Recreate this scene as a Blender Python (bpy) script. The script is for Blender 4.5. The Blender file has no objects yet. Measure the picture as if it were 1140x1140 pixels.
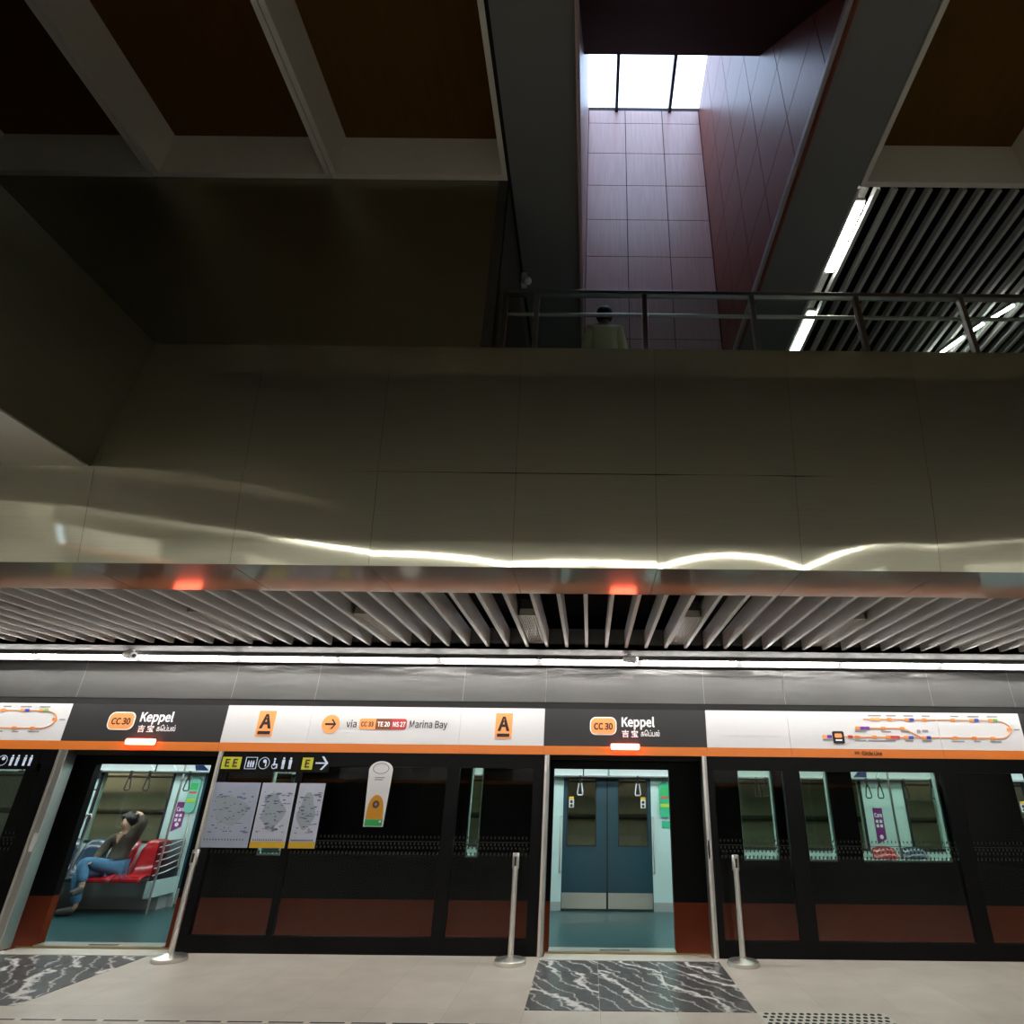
import bpy, bmesh, math, random, os
from mathutils import Vector, Matrix
random.seed(7)
S = bpy.context.scene
COL = S.collection
R = math.radians
SX = SY = SZ = 0

# ------------------------------------------------------------------ materials
def newmat(name):
    m = bpy.data.materials.new(name); m.use_nodes = True
    nt = m.node_tree; nt.nodes.clear()
    out = nt.nodes.new('ShaderNodeOutputMaterial')
    return m, nt, out
def pbsdf(name, col, rough=.5, metal=0., spec=.5, coat=0., noise=0., nscale=8., bump=0., stretch=None, alpha=None):
    m, nt, out = newmat(name)
    b = nt.nodes.new('ShaderNodeBsdfPrincipled')
    b.inputs['Base Color'].default_value = (*col, 1)
    b.inputs['Roughness'].default_value = rough
    b.inputs['Metallic'].default_value = metal
    b.inputs['Specular IOR Level'].default_value = spec
    b.inputs['Coat Weight'].default_value = coat
    b.inputs['Coat Roughness'].default_value = .05
    if noise or bump:
        tc = nt.nodes.new('ShaderNodeTexCoord'); mp = nt.nodes.new('ShaderNodeMapping')
        if stretch: mp.inputs['Scale'].default_value = stretch
        nz = nt.nodes.new('ShaderNodeTexNoise'); nz.inputs['Scale'].default_value = nscale; nz.inputs['Detail'].default_value = 5
        nt.links.new(tc.outputs['Object'], mp.inputs['Vector']); nt.links.new(mp.outputs[0], nz.inputs['Vector'])
        if noise:
            mx = nt.nodes.new('ShaderNodeMix'); mx.data_type = 'RGBA'
            mx.inputs[6].default_value = (*[c * (1 - noise) for c in col], 1)
            mx.inputs[7].default_value = (*[min(1, c * (1 + noise)) for c in col], 1)
            nt.links.new(nz.outputs['Fac'], mx.inputs[0]); nt.links.new(mx.outputs[2], b.inputs['Base Color'])
        if bump:
            bp = nt.nodes.new('ShaderNodeBump'); bp.inputs['Strength'].default_value = bump; bp.inputs['Distance'].default_value = .01
            nt.links.new(nz.outputs['Fac'], bp.inputs['Height']); nt.links.new(bp.outputs[0], b.inputs['Normal'])
    nt.links.new(b.outputs[0], out.inputs[0])
    return m
def emis(name, col, st):
    m, nt, out = newmat(name)
    e = nt.nodes.new('ShaderNodeEmission'); e.inputs[0].default_value = (*col, 1); e.inputs[1].default_value = st
    nt.links.new(e.outputs[0], out.inputs[0]); return m
def backlit(name, col, st, rough=.35):
    m, nt, out = newmat(name)
    b = nt.nodes.new('ShaderNodeBsdfPrincipled')
    b.inputs['Base Color'].default_value = (*col, 1); b.inputs['Roughness'].default_value = rough
    b.inputs['Emission Color'].default_value = (*col, 1); b.inputs['Emission Strength'].default_value = st
    nt.links.new(b.outputs[0], out.inputs[0]); return m
def glassmat(name, tint, refl=1.0, ior=1.5, rough=0.):
    m, nt, out = newmat(name)
    t = nt.nodes.new('ShaderNodeBsdfTransparent'); t.inputs[0].default_value = (*tint, 1)
    g = nt.nodes.new('ShaderNodeBsdfGlossy'); g.inputs['Roughness'].default_value = rough
    g.inputs[0].default_value = (refl, refl, refl, 1)
    f = nt.nodes.new('ShaderNodeFresnel'); ge = nt.nodes.new('ShaderNodeNewGeometry')
    iv = nt.nodes.new('ShaderNodeMix'); iv.inputs[2].default_value = ior; iv.inputs[3].default_value = 1 / ior
    nt.links.new(ge.outputs['Backfacing'], iv.inputs[0]); nt.links.new(iv.outputs[0], f.inputs[0])
    mx = nt.nodes.new('ShaderNodeMixShader')
    nt.links.new(f.outputs[0], mx.inputs[0]); nt.links.new(t.outputs[0], mx.inputs[1]); nt.links.new(g.outputs[0], mx.inputs[2])
    nt.links.new(mx.outputs[0], out.inputs[0]); return m
def steelmat(name, col, r1, r2, mix, streak=(1, 1, 40), wave=0):
    """satin stainless steel: sharp and brushed lobes together"""
    m, nt, out = newmat(name)
    tc = nt.nodes.new('ShaderNodeTexCoord'); mp = nt.nodes.new('ShaderNodeMapping'); mp.inputs['Scale'].default_value = streak
    nz = nt.nodes.new('ShaderNodeTexNoise'); nz.inputs['Scale'].default_value = 3; nz.inputs['Detail'].default_value = 6
    nt.links.new(tc.outputs['Object'], mp.inputs[0]); nt.links.new(mp.outputs[0], nz.inputs['Vector'])
    rm = nt.nodes.new('ShaderNodeMix'); rm.data_type = 'RGBA'
    rm.inputs[6].default_value = (*[c * .9 for c in col], 1); rm.inputs[7].default_value = (*[min(1, c * 1.1) for c in col], 1)
    nt.links.new(nz.outputs['Fac'], rm.inputs[0])
    a = nt.nodes.new('ShaderNodeBsdfGlossy'); a.inputs['Roughness'].default_value = r1
    b = nt.nodes.new('ShaderNodeBsdfGlossy'); b.inputs['Roughness'].default_value = r2
    for n in (a, b): nt.links.new(rm.outputs[2], n.inputs[0])
    if wave:
        wn = nt.nodes.new('ShaderNodeTexNoise'); wn.inputs['Scale'].default_value = 1.6; wn.inputs['Detail'].default_value = 2
        wm = nt.nodes.new('ShaderNodeMapping'); wm.inputs['Scale'].default_value = (.55, 1, 2.6)
        bp = nt.nodes.new('ShaderNodeBump'); bp.inputs['Strength'].default_value = wave; bp.inputs['Distance'].default_value = .05
        nt.links.new(tc.outputs['Object'], wm.inputs[0]); nt.links.new(wm.outputs[0], wn.inputs['Vector']); nt.links.new(wn.outputs['Fac'], bp.inputs['Height'])
        nt.links.new(bp.outputs[0], a.inputs['Normal'])
    mx = nt.nodes.new('ShaderNodeMixShader'); mx.inputs[0].default_value = mix
    nt.links.new(a.outputs[0], mx.inputs[1]); nt.links.new(b.outputs[0], mx.inputs[2]); nt.links.new(mx.outputs[0], out.inputs[0])
    return m

M = {}
M['bulk'] = steelmat('bulkhead_steel', (.575, .57, .43), .045, .42, .64)
M['soffit_steel'] = steelmat('soffit_steel', (.46, .45, .41), .09, .30, .45)
M['satinsoffit'] = pbsdf('satin_soffit', (.93, .93, .92), .40, 1.)
M['box_steel_shaded'] = steelmat('box_steel_shaded', (.17, .165, .12), .2, .5, .8)  # same steel as the bulkhead, colour darkened for the dark hall it mirrors
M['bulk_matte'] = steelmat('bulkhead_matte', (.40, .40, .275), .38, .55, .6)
M['fascia'] = steelmat('fascia_steel', (.50, .50, .495), .15, .36, .5, (1, 1, 12), .3)
M['stain'] = pbsdf('stainless', (.74, .71, .66), .33, 1.)
M['satin'] = pbsdf('satin_steel', (.45, .45, .43), .35, 1.)
M['black'] = pbsdf('black_paint', (.008, .008, .009), .35)
M['matteblack'] = pbsdf('matte_black', (.006, .006, .006), .9)
M['void'] = pbsdf('dark_services', (.006, .006, .006), .9, spec=.1)
M['charcoal'] = pbsdf('charcoal_sign', (.030, .030, .032), .45)
M['frameblack'] = pbsdf('door_black', (.0025, .0025, .003), .35, spec=.12)
M['white'] = backlit('sign_white', (.74, .735, .745), .05)
M['orange'] = backlit('sign_orange', (.74, .20, .03), .06)
M['orangeflat'] = pbsdf('orange_print', (.90, .30, .07), .5)
M['peach'] = backlit('badge_orange', (.93, .36, .12), .2)
M['letterdark'] = pbsdf('dark_print', (.03, .012, .010), .5)
M['letterwhite'] = backlit('white_print', (.9, .9, .9), .25)
M['badgebrown'] = pbsdf('brown_badge', (.28, .08, .03), .5)
M['badgered'] = pbsdf('red_badge', (.62, .06, .06), .5)
M['violet'] = pbsdf('violet_print', (.16, .05, .35), .5)
M['blueprint'] = pbsdf('blue_print', (.03, .08, .42), .5)
M['greenprint'] = pbsdf('green_print', (.03, .40, .10), .5)
M['greyprint'] = pbsdf('grey_print', (.30, .28, .30), .6)
M['redlamp'] = emis('red_lamp', (1, .13, .07), 14)
M['lamp'] = emis('strip_light', (1, .97, .92), 60)
M['lamp_up'] = emis('concourse_light', (1, .98, .93), 36)
M['trainlamp'] = emis('train_light', (.86, 1, .97), 13)
M['ceilwhite'] = pbsdf('ceiling_band', (.15, .15, .147), .7, spec=.1)
M['baffle'] = pbsdf('baffle_grey', (.52, .52, .50), .55)
M['vent'] = pbsdf('vent_grey', (.50, .50, .46), .5)
M['coffer'] = pbsdf('coffer_grey', (.84, .84, .74), .6)
M['cofferwood'] = pbsdf('coffer_brown', (.125, .058, .008), .7, spec=.2, noise=.25, nscale=2.5, stretch=(6, 1, 1))
M['soffit'] = pbsdf('soffit_grey', (.20, .21, .21), .6)
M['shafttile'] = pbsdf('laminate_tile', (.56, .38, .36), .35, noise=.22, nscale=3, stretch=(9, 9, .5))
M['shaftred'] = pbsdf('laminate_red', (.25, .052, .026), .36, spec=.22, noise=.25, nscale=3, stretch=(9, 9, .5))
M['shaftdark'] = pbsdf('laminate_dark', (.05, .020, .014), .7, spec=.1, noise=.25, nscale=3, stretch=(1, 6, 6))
M['joint'] = pbsdf('joint_dark', (.02, .012, .012), .8)
M['lip'] = pbsdf('lip_white', (.55, .56, .58), .4)
M['dark'] = pbsdf('dark_wall', (.06, .06, .055), .6)
M['hall'] = pbsdf('hall_wall', (.42, .41, .38), .6)
M['rail'] = pbsdf('rail_steel', (.30, .31, .29), .3, 1.)
M['railglass'] = glassmat('railing_glass', (.80, .86, .83), .8)
M['glass'] = glassmat('door_glass', (.76, .82, .80), .45)
M['trainglass'] = glassmat('train_glass', (.88, .92, .87), .6)
M['trainblack'] = pbsdf('train_black', (.004, .004, .0035), .5, spec=.06)
M['trainred'] = pbsdf('train_red', (.12, .021, .005), .5, spec=.1)
M['teal_wall'] = pbsdf('train_lining', (.52, .68, .66), .4)
M['trainfloor'] = pbsdf('train_floor', (.022, .072, .078), .3, noise=.12, nscale=30)
M['traindoor'] = pbsdf('train_door_blue', (.010, .050, .070), .35)
M['kick'] = pbsdf('kick_plate', (.55, .55, .48), .35, .8)
M['rubber'] = pbsdf('rubber', (.012, .012, .012), .7)
M['redseat'] = pbsdf('red_seat', (.42, .012, .018), .22, coat=.4)
M['blueseat'] = pbsdf('blue_seat', (.025, .05, .085), .22, coat=.4)
M['plinth'] = pbsdf('bench_plinth', (.36, .39, .38), .5)
M['concrete'] = pbsdf('tunnel_concrete', (.34, .31, .24), .85, noise=.5, nscale=1.6, bump=.3)
M['cable'] = pbsdf('cable', (.05, .045, .035), .7)
M['purple'] = pbsdf('purple_poster', (.22, .03, .20), .5)
M['mint'] = pbsdf('mint_green', (.04, .42, .22), .4)
M['lime'] = pbsdf('lime_print', (.45, .65, .05), .4)
M['paper'] = pbsdf('map_paper', (.42, .47, .60), .5, noise=.12, nscale=5)
M['paperwhite'] = pbsdf('map_white', (.56, .60, .72), .5, noise=.06, nscale=4)
M['mapgreen'] = pbsdf('map_area', (.36, .42, .48), .5)
M['mapink'] = pbsdf('map_ink', (.10, .13, .26), .6)
M['yellow'] = pbsdf('map_yellow', (.75, .46, .03), .5)
M['yellowsign'] = backlit('exit_yellow', (.55, .55, .03), .12)
M['iconwhite'] = backlit('icon_white', (.62, .70, .85), .2)
M['decal'] = pbsdf('decal_white', (.80, .80, .80), .5)
M['decalgold'] = pbsdf('decal_gold', (.62, .28, .01), .5)
M['decalring'] = pbsdf('decal_ring', (.10, .05, .03), .5)
M['dots'] = pbsdf('frit_dots', (.022, .024, .024), .6)
M['skin'] = pbsdf('skin', (.44, .27, .18), .5)
M['hair'] = pbsdf('hair', (.012, .010, .010), .5)
M['jacket'] = pbsdf('brown_jacket', (.045, .034, .024), .8, noise=.3, nscale=20)
M['jeans'] = pbsdf('jeans', (.07, .19, .33), .85, noise=.3, nscale=25)
M['jeansdark'] = pbsdf('jeans_dark', (.03, .06, .09), .85)
M['shoe'] = pbsdf('shoe_dark', (.045, .042, .038), .6)
M['cream'] = pbsdf('cream_shirt', (.93, .92, .66), .8)
M['trouser'] = pbsdf('dark_trouser', (.02, .02, .025), .8)
M['sill'] = pbsdf('sill_metal', (.55, .52, .46), .4, .4)
M['brass'] = pbsdf('brass_edge', (.42, .30, .13), .35, .9)
M['camwhite'] = pbsdf('camera_white', (.72, .72, .71), .4)
M['slot'] = pbsdf('slot_dark', (.05, .05, .05), .8)

def floormat():
    m, nt, out = newmat('stone_floor')
    L = nt.links.new
    tc = nt.nodes.new('ShaderNodeTexCoord')
    mp = nt.nodes.new('ShaderNodeMapping'); mp.inputs['Location'].default_value = (.525, -6.25, 0)
    br = nt.nodes.new('ShaderNodeTexBrick'); br.offset = 0.
    br.inputs['Scale'].default_value = 1.0; br.inputs['Brick Width'].default_value = .63; br.inputs['Row Height'].default_value = .80
    br.inputs['Mortar Size'].default_value = .0022; br.inputs['Mortar Smooth'].default_value = .3
    br.inputs['Color1'].default_value = (.52, .48, .42, 1); br.inputs['Color2'].default_value = (.48, .44, .385, 1)
    br.inputs['Mortar'].default_value = (.33, .30, .26, 1)
    nz = nt.nodes.new('ShaderNodeTexNoise'); nz.inputs['Scale'].default_value = 3.; nz.inputs['Detail'].default_value = 9
    mx = nt.nodes.new('ShaderNodeMix'); mx.data_type = 'RGBA'; mx.blend_type = 'MULTIPLY'; mx.inputs[0].default_value = .55
    rp = nt.nodes.new('ShaderNodeValToRGB'); rp.color_ramp.elements[0].position = .3; rp.color_ramp.elements[0].color = (.72, .71, .69, 1); rp.color_ramp.elements[1].position = .7
    b = nt.nodes.new('ShaderNodeBsdfPrincipled'); b.inputs['Roughness'].default_value = .32
    L(tc.outputs['Object'], mp.inputs[0]); L(mp.outputs[0], br.inputs['Vector']); L(tc.outputs['Object'], nz.inputs['Vector'])
    L(nz.outputs['Fac'], rp.inputs[0]); L(br.outputs['Color'], mx.inputs[6]); L(rp.outputs[0], mx.inputs[7])
    L(mx.outputs[2], b.inputs['Base Color']); L(b.outputs[0], out.inputs[0]); return m
M['floor'] = floormat()
def marblemat():
    m, nt, out = newmat('dark_marble')
    L = nt.links.new
    tc = nt.nodes.new('ShaderNodeTexCoord'); ge = nt.nodes.new('ShaderNodeNewGeometry')
    ad = nt.nodes.new('ShaderNodeVectorMath'); ad.operation = 'SCALE'; ad.inputs[3].default_value = 7.3
    cb = nt.nodes.new('ShaderNodeCombineXYZ'); L(ge.outputs['Random Per Island'], cb.inputs[0]); L(ge.outputs['Random Per Island'], cb.inputs[1])
    L(cb.outputs[0], ad.inputs[0])
    a2 = nt.nodes.new('ShaderNodeVectorMath'); L(tc.outputs['Object'], a2.inputs[0]); L(ad.outputs[0], a2.inputs[1])
    mp = nt.nodes.new('ShaderNodeMapping'); mp.inputs['Rotation'].default_value = (0, 0, R(-30)); mp.inputs['Scale'].default_value = (1.0, 1.0, 1)
    L(a2.outputs[0], mp.inputs[0])
    outs = []
    for sc, dist, lo, hi, ds in ((.62, 6.0, .945, 1.0, 1.6), (1.9, 7.0, .93, 1.0, 1.3)):
        w = nt.nodes.new('ShaderNodeTexWave'); w.inputs['Scale'].default_value = sc; w.inputs['Distortion'].default_value = dist
        w.inputs['Detail'].default_value = 5; w.inputs['Detail Scale'].default_value = ds; w.inputs['Detail Roughness'].default_value = .62
        rp = nt.nodes.new('ShaderNodeValToRGB'); rp.color_ramp.elements[0].position = lo; rp.color_ramp.elements[1].position = hi
        L(mp.outputs[0], w.inputs['Vector']); L(w.outputs['Fac'], rp.inputs[0]); outs.append(rp)
    mxm = nt.nodes.new('ShaderNodeMath'); mxm.operation = 'MAXIMUM'
    s2 = nt.nodes.new('ShaderNodeMath'); s2.operation = 'MULTIPLY'; s2.inputs[1].default_value = .65
    L(outs[1].outputs[0], s2.inputs[0]); L(outs[0].outputs[0], mxm.inputs[0]); L(s2.outputs[0], mxm.inputs[1])
    nz = nt.nodes.new('ShaderNodeTexNoise'); nz.inputs['Scale'].default_value = 9; nz.inputs['Detail'].default_value = 8; L(a2.outputs[0], nz.inputs['Vector'])
    base = nt.nodes.new('ShaderNodeMix'); base.data_type = 'RGBA'; base.inputs[6].default_value = (.038, .039, .041, 1); base.inputs[7].default_value = (.085, .086, .088, 1)
    L(nz.outputs['Fac'], base.inputs[0])
    mx = nt.nodes.new('ShaderNodeMix'); mx.data_type = 'RGBA'; mx.inputs[7].default_value = (.60, .59, .57, 1)
    L(base.outputs[2], mx.inputs[6]); L(mxm.outputs[0], mx.inputs[0])
    b = nt.nodes.new('ShaderNodeBsdfPrincipled'); b.inputs['Roughness'].default_value = .3
    L(mx.outputs[2], b.inputs['Base Color']); L(b.outputs[0], out.inputs[0]); return m
M['marble'] = marblemat()

# ------------------------------------------------------------------ mesh helpers
class MB:
    def __init__(s): s.v = []; s.f = []
    def add(s, vs, fs):
        o = len(s.v); s.v += [Vector(p) for p in vs]; s.f += [tuple(i + o for i in f) for f in fs]; return s
    def box(s, x0, x1, y0, y1, z0, z1):
        x0, x1 = min(x0, x1), max(x0, x1); y0, y1 = min(y0, y1), max(y0, y1); z0, z1 = min(z0, z1), max(z0, z1)
        return s.add([(x0, y0, z0), (x1, y0, z0), (x1, y1, z0), (x0, y1, z0), (x0, y0, z1), (x1, y0, z1), (x1, y1, z1), (x0, y1, z1)],
              [(0, 3, 2, 1), (4, 5, 6, 7), (0, 1, 5, 4), (1, 2, 6, 5), (2, 3, 7, 6), (3, 0, 4, 7)])
    def tube(s, pts, r, n=10, cap=True):
        pts = [Vector(p) for p in pts]; k = len(pts)
        rs = r if isinstance(r, (list, tuple)) else [r] * k
        rings = []; prev = None
        for i, p in enumerate(pts):
            t = (pts[min(i + 1, k - 1)] - pts[max(i - 1, 0)]).normalized()
            if prev is None:
                a = Vector((0, 0, 1)) if abs(t.z) < .9 else Vector((1, 0, 0)); u = t.cross(a).normalized()
            else: u = (prev - t * prev.dot(t)).normalized()
            prev = u; w = t.cross(u)
            rings.append([p + (u * math.cos(2 * math.pi * j / n) + w * math.sin(2 * math.pi * j / n)) * rs[i] for j in range(n)])
        vs = [q for rg in rings for q in rg]; fs = []
        for i in range(k - 1):
            for j in range(n):
                a, b = i * n + j, i * n + (j + 1) % n; fs.append((a, b, b + n, a + n))
        if cap: fs += [tuple(range(n))[::-1], tuple((k - 1) * n + j for j in range(n))]
        return s.add(vs, fs)
    def lathe(s, c, prof, n=28):
        c = Vector(c); vs = []; fs = []
        for r, z in prof:
            vs += [c + Vector((r * math.cos(2 * math.pi * j / n), r * math.sin(2 * math.pi * j / n), z)) for j in range(n)]
        for i in range(len(prof) - 1):
            for j in range(n):
                a, b = i * n + j, i * n + (j + 1) % n; fs.append((a, b, b + n, a + n))
        fs += [tuple(range(n))[::-1], tuple((len(prof) - 1) * n + j for j in range(n))]
        return s.add(vs, fs)
    def prism(s, poly, y0, y1, axis='y'):
        """poly of 2D points extruded; axis y: (x,z); axis x: (y,z); axis z: (x,y)"""
        n = len(poly)
        def P(p, h): return {'y': (p[0], h, p[1]), 'x': (h, p[0], p[1]), 'z': (p[0], p[1], h)}[axis]
        vs = [P(p, y0) for p in poly] + [P(p, y1) for p in poly]
        fs = [tuple(range(n)), tuple(range(2 * n - 1, n - 1, -1))] + [(i, i + n, (i + 1) % n + n, (i + 1) % n) for i in range(n)]
        return s.add(vs, fs)
    def sphere(s, c, rad, nu=14, nv=10):
        c = Vector(c); rad = rad if isinstance(rad, (tuple, list)) else (rad,) * 3
        vs = [c + Vector((0, 0, rad[2]))]; fs = []
        for i in range(1, nv):
            th = math.pi * i / nv
            for j in range(nu):
                ph = 2 * math.pi * j / nu
                vs.append(c + Vector((rad[0] * math.sin(th) * math.cos(ph), rad[1] * math.sin(th) * math.sin(ph), rad[2] * math.cos(th))))
        vs.append(c - Vector((0, 0, rad[2]))); last = len(vs) - 1
        for j in range(nu):
            fs.append((0, 1 + j, 1 + (j + 1) % nu)); fs.append((last, last - nu + (j + 1) % nu, last - nu + j))
        for i in range(nv - 2):
            for j in range(nu):
                a = 1 + i * nu + j; b = 1 + i * nu + (j + 1) % nu; fs.append((a, a + nu, b + nu, b))
        return s.add(vs, fs)

WL = {}
def wloc(o): return WL.get(o.name, Vector((0, 0, 0)))
def link(o, parent=None, at=None):
    COL.objects.link(o)
    at = Vector(at) if at is not None else (wloc(parent) if parent else Vector((0, 0, 0)))
    WL[o.name] = at
    if parent: o.parent = parent; o.location = at - wloc(parent)
    else: o.location = at
    return o
def obj(name, mb, mat, parent=None, at=None, smooth=False, bevel=0., kind=None, seg=2):
    me = bpy.data.meshes.new(name)
    org = Vector(at) if at is not None else (wloc(parent) if parent else Vector((0, 0, 0)))
    me.from_pydata([tuple(p - org) for p in mb.v], [], mb.f)
    bm = bmesh.new(); bm.from_mesh(me)
    bmesh.ops.recalc_face_normals(bm, faces=bm.faces)
    if bevel: bmesh.ops.bevel(bm, geom=[e for e in bm.edges if e.calc_face_angle(0) > .6], offset=bevel, segments=seg, affect='EDGES', profile=.5, clamp_overlap=True)
    bm.to_mesh(me); bm.free()
    me.materials.append(M[mat] if isinstance(mat, str) else mat)
    if smooth:
        for p in me.polygons: p.use_smooth = True
        me.set_sharp_from_angle(angle=R(40))
    o = bpy.data.objects.new(name, me)
    link(o, parent, org)
    if kind: o['kind'] = kind
    return o
def tag(o, label, cat, group=None):
    o['label'] = label; o['category'] = cat
    if group: o['group'] = group
    return o
def thing(name, label, cat, at, group=None):
    o = bpy.data.objects.new(name, None); o.empty_display_size = .1
    link(o, None, at); return tag(o, label, cat, group)
def struct(name, mb, mat, parent=None, **k):
    o = obj(name, mb, mat, parent, **k)
    if not parent: o['kind'] = 'structure'
    return o
def sroot(name, at):
    o = bpy.data.objects.new(name, None); o.empty_display_size = .1; link(o, None, at); o['kind'] = 'structure'; return o
def copytree(o, loc, parent=None, label=None):
    c = o.copy(); COL.objects.link(c)
    if parent: c.parent = parent
    else: c.location = loc
    if label: c['label'] = label
    for ch in list(o.children): copytree(ch, None, c)
    return c

# fonts shipped with the application; falls back to its built-in one
def font(part):
    try:
        d = bpy.utils.system_resource('DATAFILES', path='fonts')
        for f in os.listdir(d):
            if part in f: return bpy.data.fonts.load(os.path.join(d, f))
    except Exception: pass
    return None
F_CJK = font('CJK'); F_TAM = font('Tamil')
def text(name, s, x, z, y, h, mat, parent, bold=0., align='LEFT', fnt='cjk', width=None, depth=.0015):
    """flat lettering that faces -y, baseline at z"""
    cu = bpy.data.curves.new(name, 'FONT'); cu.body = s; cu.size = 1.0; cu.align_x = align; cu.offset = bold; cu.extrude = .002
    f = F_CJK if fnt == 'cjk' else F_TAM
    if f: cu.font = f
    cu.resolution_u = 3
    t = bpy.data.objects.new(name + '_tmp', cu); COL.objects.link(t)
    dg = bpy.context.evaluated_depsgraph_get(); dg.update()
    me = bpy.data.meshes.new_from_object(t.evaluated_get(dg))
    bpy.data.objects.remove(t); bpy.data.curves.remove(cu)
    if len(me.vertices):
        xs = [v.co.x for v in me.vertices]; w0, w1 = min(xs), max(xs); hz = h / max(1e-6, max(v.co.y for v in me.vertices))
        k = width / max(1e-6, w1 - w0) if width else hz
        for v in me.vertices:
            v.co.x = (v.co.x - w0) * k if align == 'LEFT' else v.co.x * k
            v.co.y *= hz; v.co.z = depth / 2 if v.co.z > 0 else -depth / 2
    me.transform(Matrix.Rotation(R(90), 4, 'X'))
    me.name = name; me.materials.clear(); me.materials.append(M[mat])
    o = bpy.data.objects.new(name, me); link(o, parent, (x, y, z)); return o

def rrect(cx, cz, w, h, r, n=6):
    pts = []
    for (sx, sz, a0) in ((1, 1, 0), (-1, 1, 90), (-1, -1, 180), (1, -1, 270)):
        for i in range(n + 1):
            a = R(a0 + 90 * i / n); pts.append((cx + sx * (w / 2 - r) + r * math.cos(a), cz + sz * (h / 2 - r) + r * math.sin(a)))
    return pts
def circle(cx, cz, r, n=28, rz=None):
    rz = rz or r
    return [(cx + r * math.cos(2 * math.pi * i / n), cz + rz * math.sin(2 * math.pi * i / n)) for i in range(n)]
def panels(mb, fn, us, vs, gap, t):
    """grid of thin boxes; fn(u0,u1,v0,v1,t) -> adds a box"""
    for i in range(len(us) - 1):
        for j in range(len(vs) - 1):
            fn(mb, us[i] + gap / 2, us[i + 1] - gap / 2, vs[j] + gap / 2, vs[j + 1] - gap / 2, t)

# ------------------------------------------------------------------ camera
cam = bpy.data.objects.new('camera', bpy.data.cameras.new('camera')); COL.objects.link(cam)
cam.data.sensor_width = 36; cam.data.lens = 670 / 1140 * 36; cam.data.shift_x = -90 / 1140
cam.data.clip_start = .05; cam.data.clip_end = 200
cam.matrix_world = Matrix.Translation((0, 0, 1.657)) @ Matrix.Rotation(R(90 + 24.8), 4, 'X') @ Matrix.Rotation(.0106, 4, 'Z')
S.camera = cam

# ------------------------------------------------------------------ setting: shell
XL, XR, YB, YF = -13., 12., -6.0, 12.4
struct('floor', MB().box(XL, XR, YB - .3, 8.0, -.3, 0), 'floor')
struct('floor_track', MB().box(XL, XR, 8.0, YF, -1.3, -1.2), 'void')
struct('wall_left', MB().box(XL - .2, XL, YB, YF, -1.2, 8.2), 'hall')
struct('wall_right', MB().box(XR, XR + .2, YB, YF, -1.2, 8.2), 'hall')
wb = struct('wall_back', MB().box(XL, XR, YB - .2, YB, 3.2, 8.2), 'hall')
# opposite platform doors: what the glass and the steel reflect
ob = sroot('wall_back_doors', (0, YB, 0))
mb = MB()
for a, b in ((-12.9, -10.5), (-8.4, -4.6), (-2.6, 1.3), (3.3, 7.1), (9.1, 11.9)): mb.box(a, b, YB - .1, YB, 2.15, 2.6)
obj('sign_panel', mb, 'white', ob)
mb = MB()
for a, b in ((-10.5, -8.4), (-4.6, -2.6), (1.3, 3.3), (7.1, 9.1)): mb.box(a, b, YB - .1, YB, 2.15, 2.6)
obj('dark_panel', mb, 'charcoal', ob)
obj('orange_strip', MB().box(XL, XR, YB - .1, YB, 2.05, 2.15), 'orange', ob)
obj('glazing', MB().box(XL, XR, YB - .1, YB, 0, 2.05), 'frameblack', ob)
obj('steel_fascia', MB().box(XL, XR, YB - .1, YB, 2.6, 3.2), 'fascia', ob)
mb = MB()
for k in range(-10, 10): mb.box(k * 1.28 + .02, k * 1.28 + 1.26, YB + .22, YB + .28, 3.15, 3.19)
obj('strip_lamp', mb, 'lamp', ob)
struct('ceiling_back', MB().box(XL, XR, YB, YB + 2.6, 3.2, 3.3), 'baffle')
# roof over everything except the skylight shaft
mb = MB().box(XL, -.25, YB, YF, 8.1, 8.2).box(2.12, XR, YB, YF, 8.1, 8.2).box(-.25, 2.12, YB, 2.4, 8.1, 8.2).box(-.25, 2.12, 7.70, YF, 8.1, 8.2)
struct('ceiling', mb, 'void')

# ---- floor inlays of dark veined stone in front of each door
def inlay(name, xs, ys):
    mb = MB()
    for i in range(len(xs) - 1):
        for j in range(len(ys) - 1): mb.box(xs[i] + .002, xs[i + 1] - .002, ys[j] + .002, ys[j + 1] - .002, -.02, .003)
    struct(name, mb, 'marble')
inlay('floor_inlay', [-.525, .10, .735, 1.40], [6.24, 7.38, 7.85])
inlay('floor_inlay', [-6.62, -5.98, -5.34, -4.71], [6.22, 7.38, 7.84])
for a, b in ((-6.40, -4.56), (-.49, 1.37)):
    struct('door_sill', MB().box(a, b, 7.86, 8.0, -.02, .004).box(a, b, 8.0, 8.17, -.02, -.006), 'sill')
    struct('sill_edge', MB().box(a, b, 8.17, 8.19, -.10, .008), 'brass')

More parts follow.
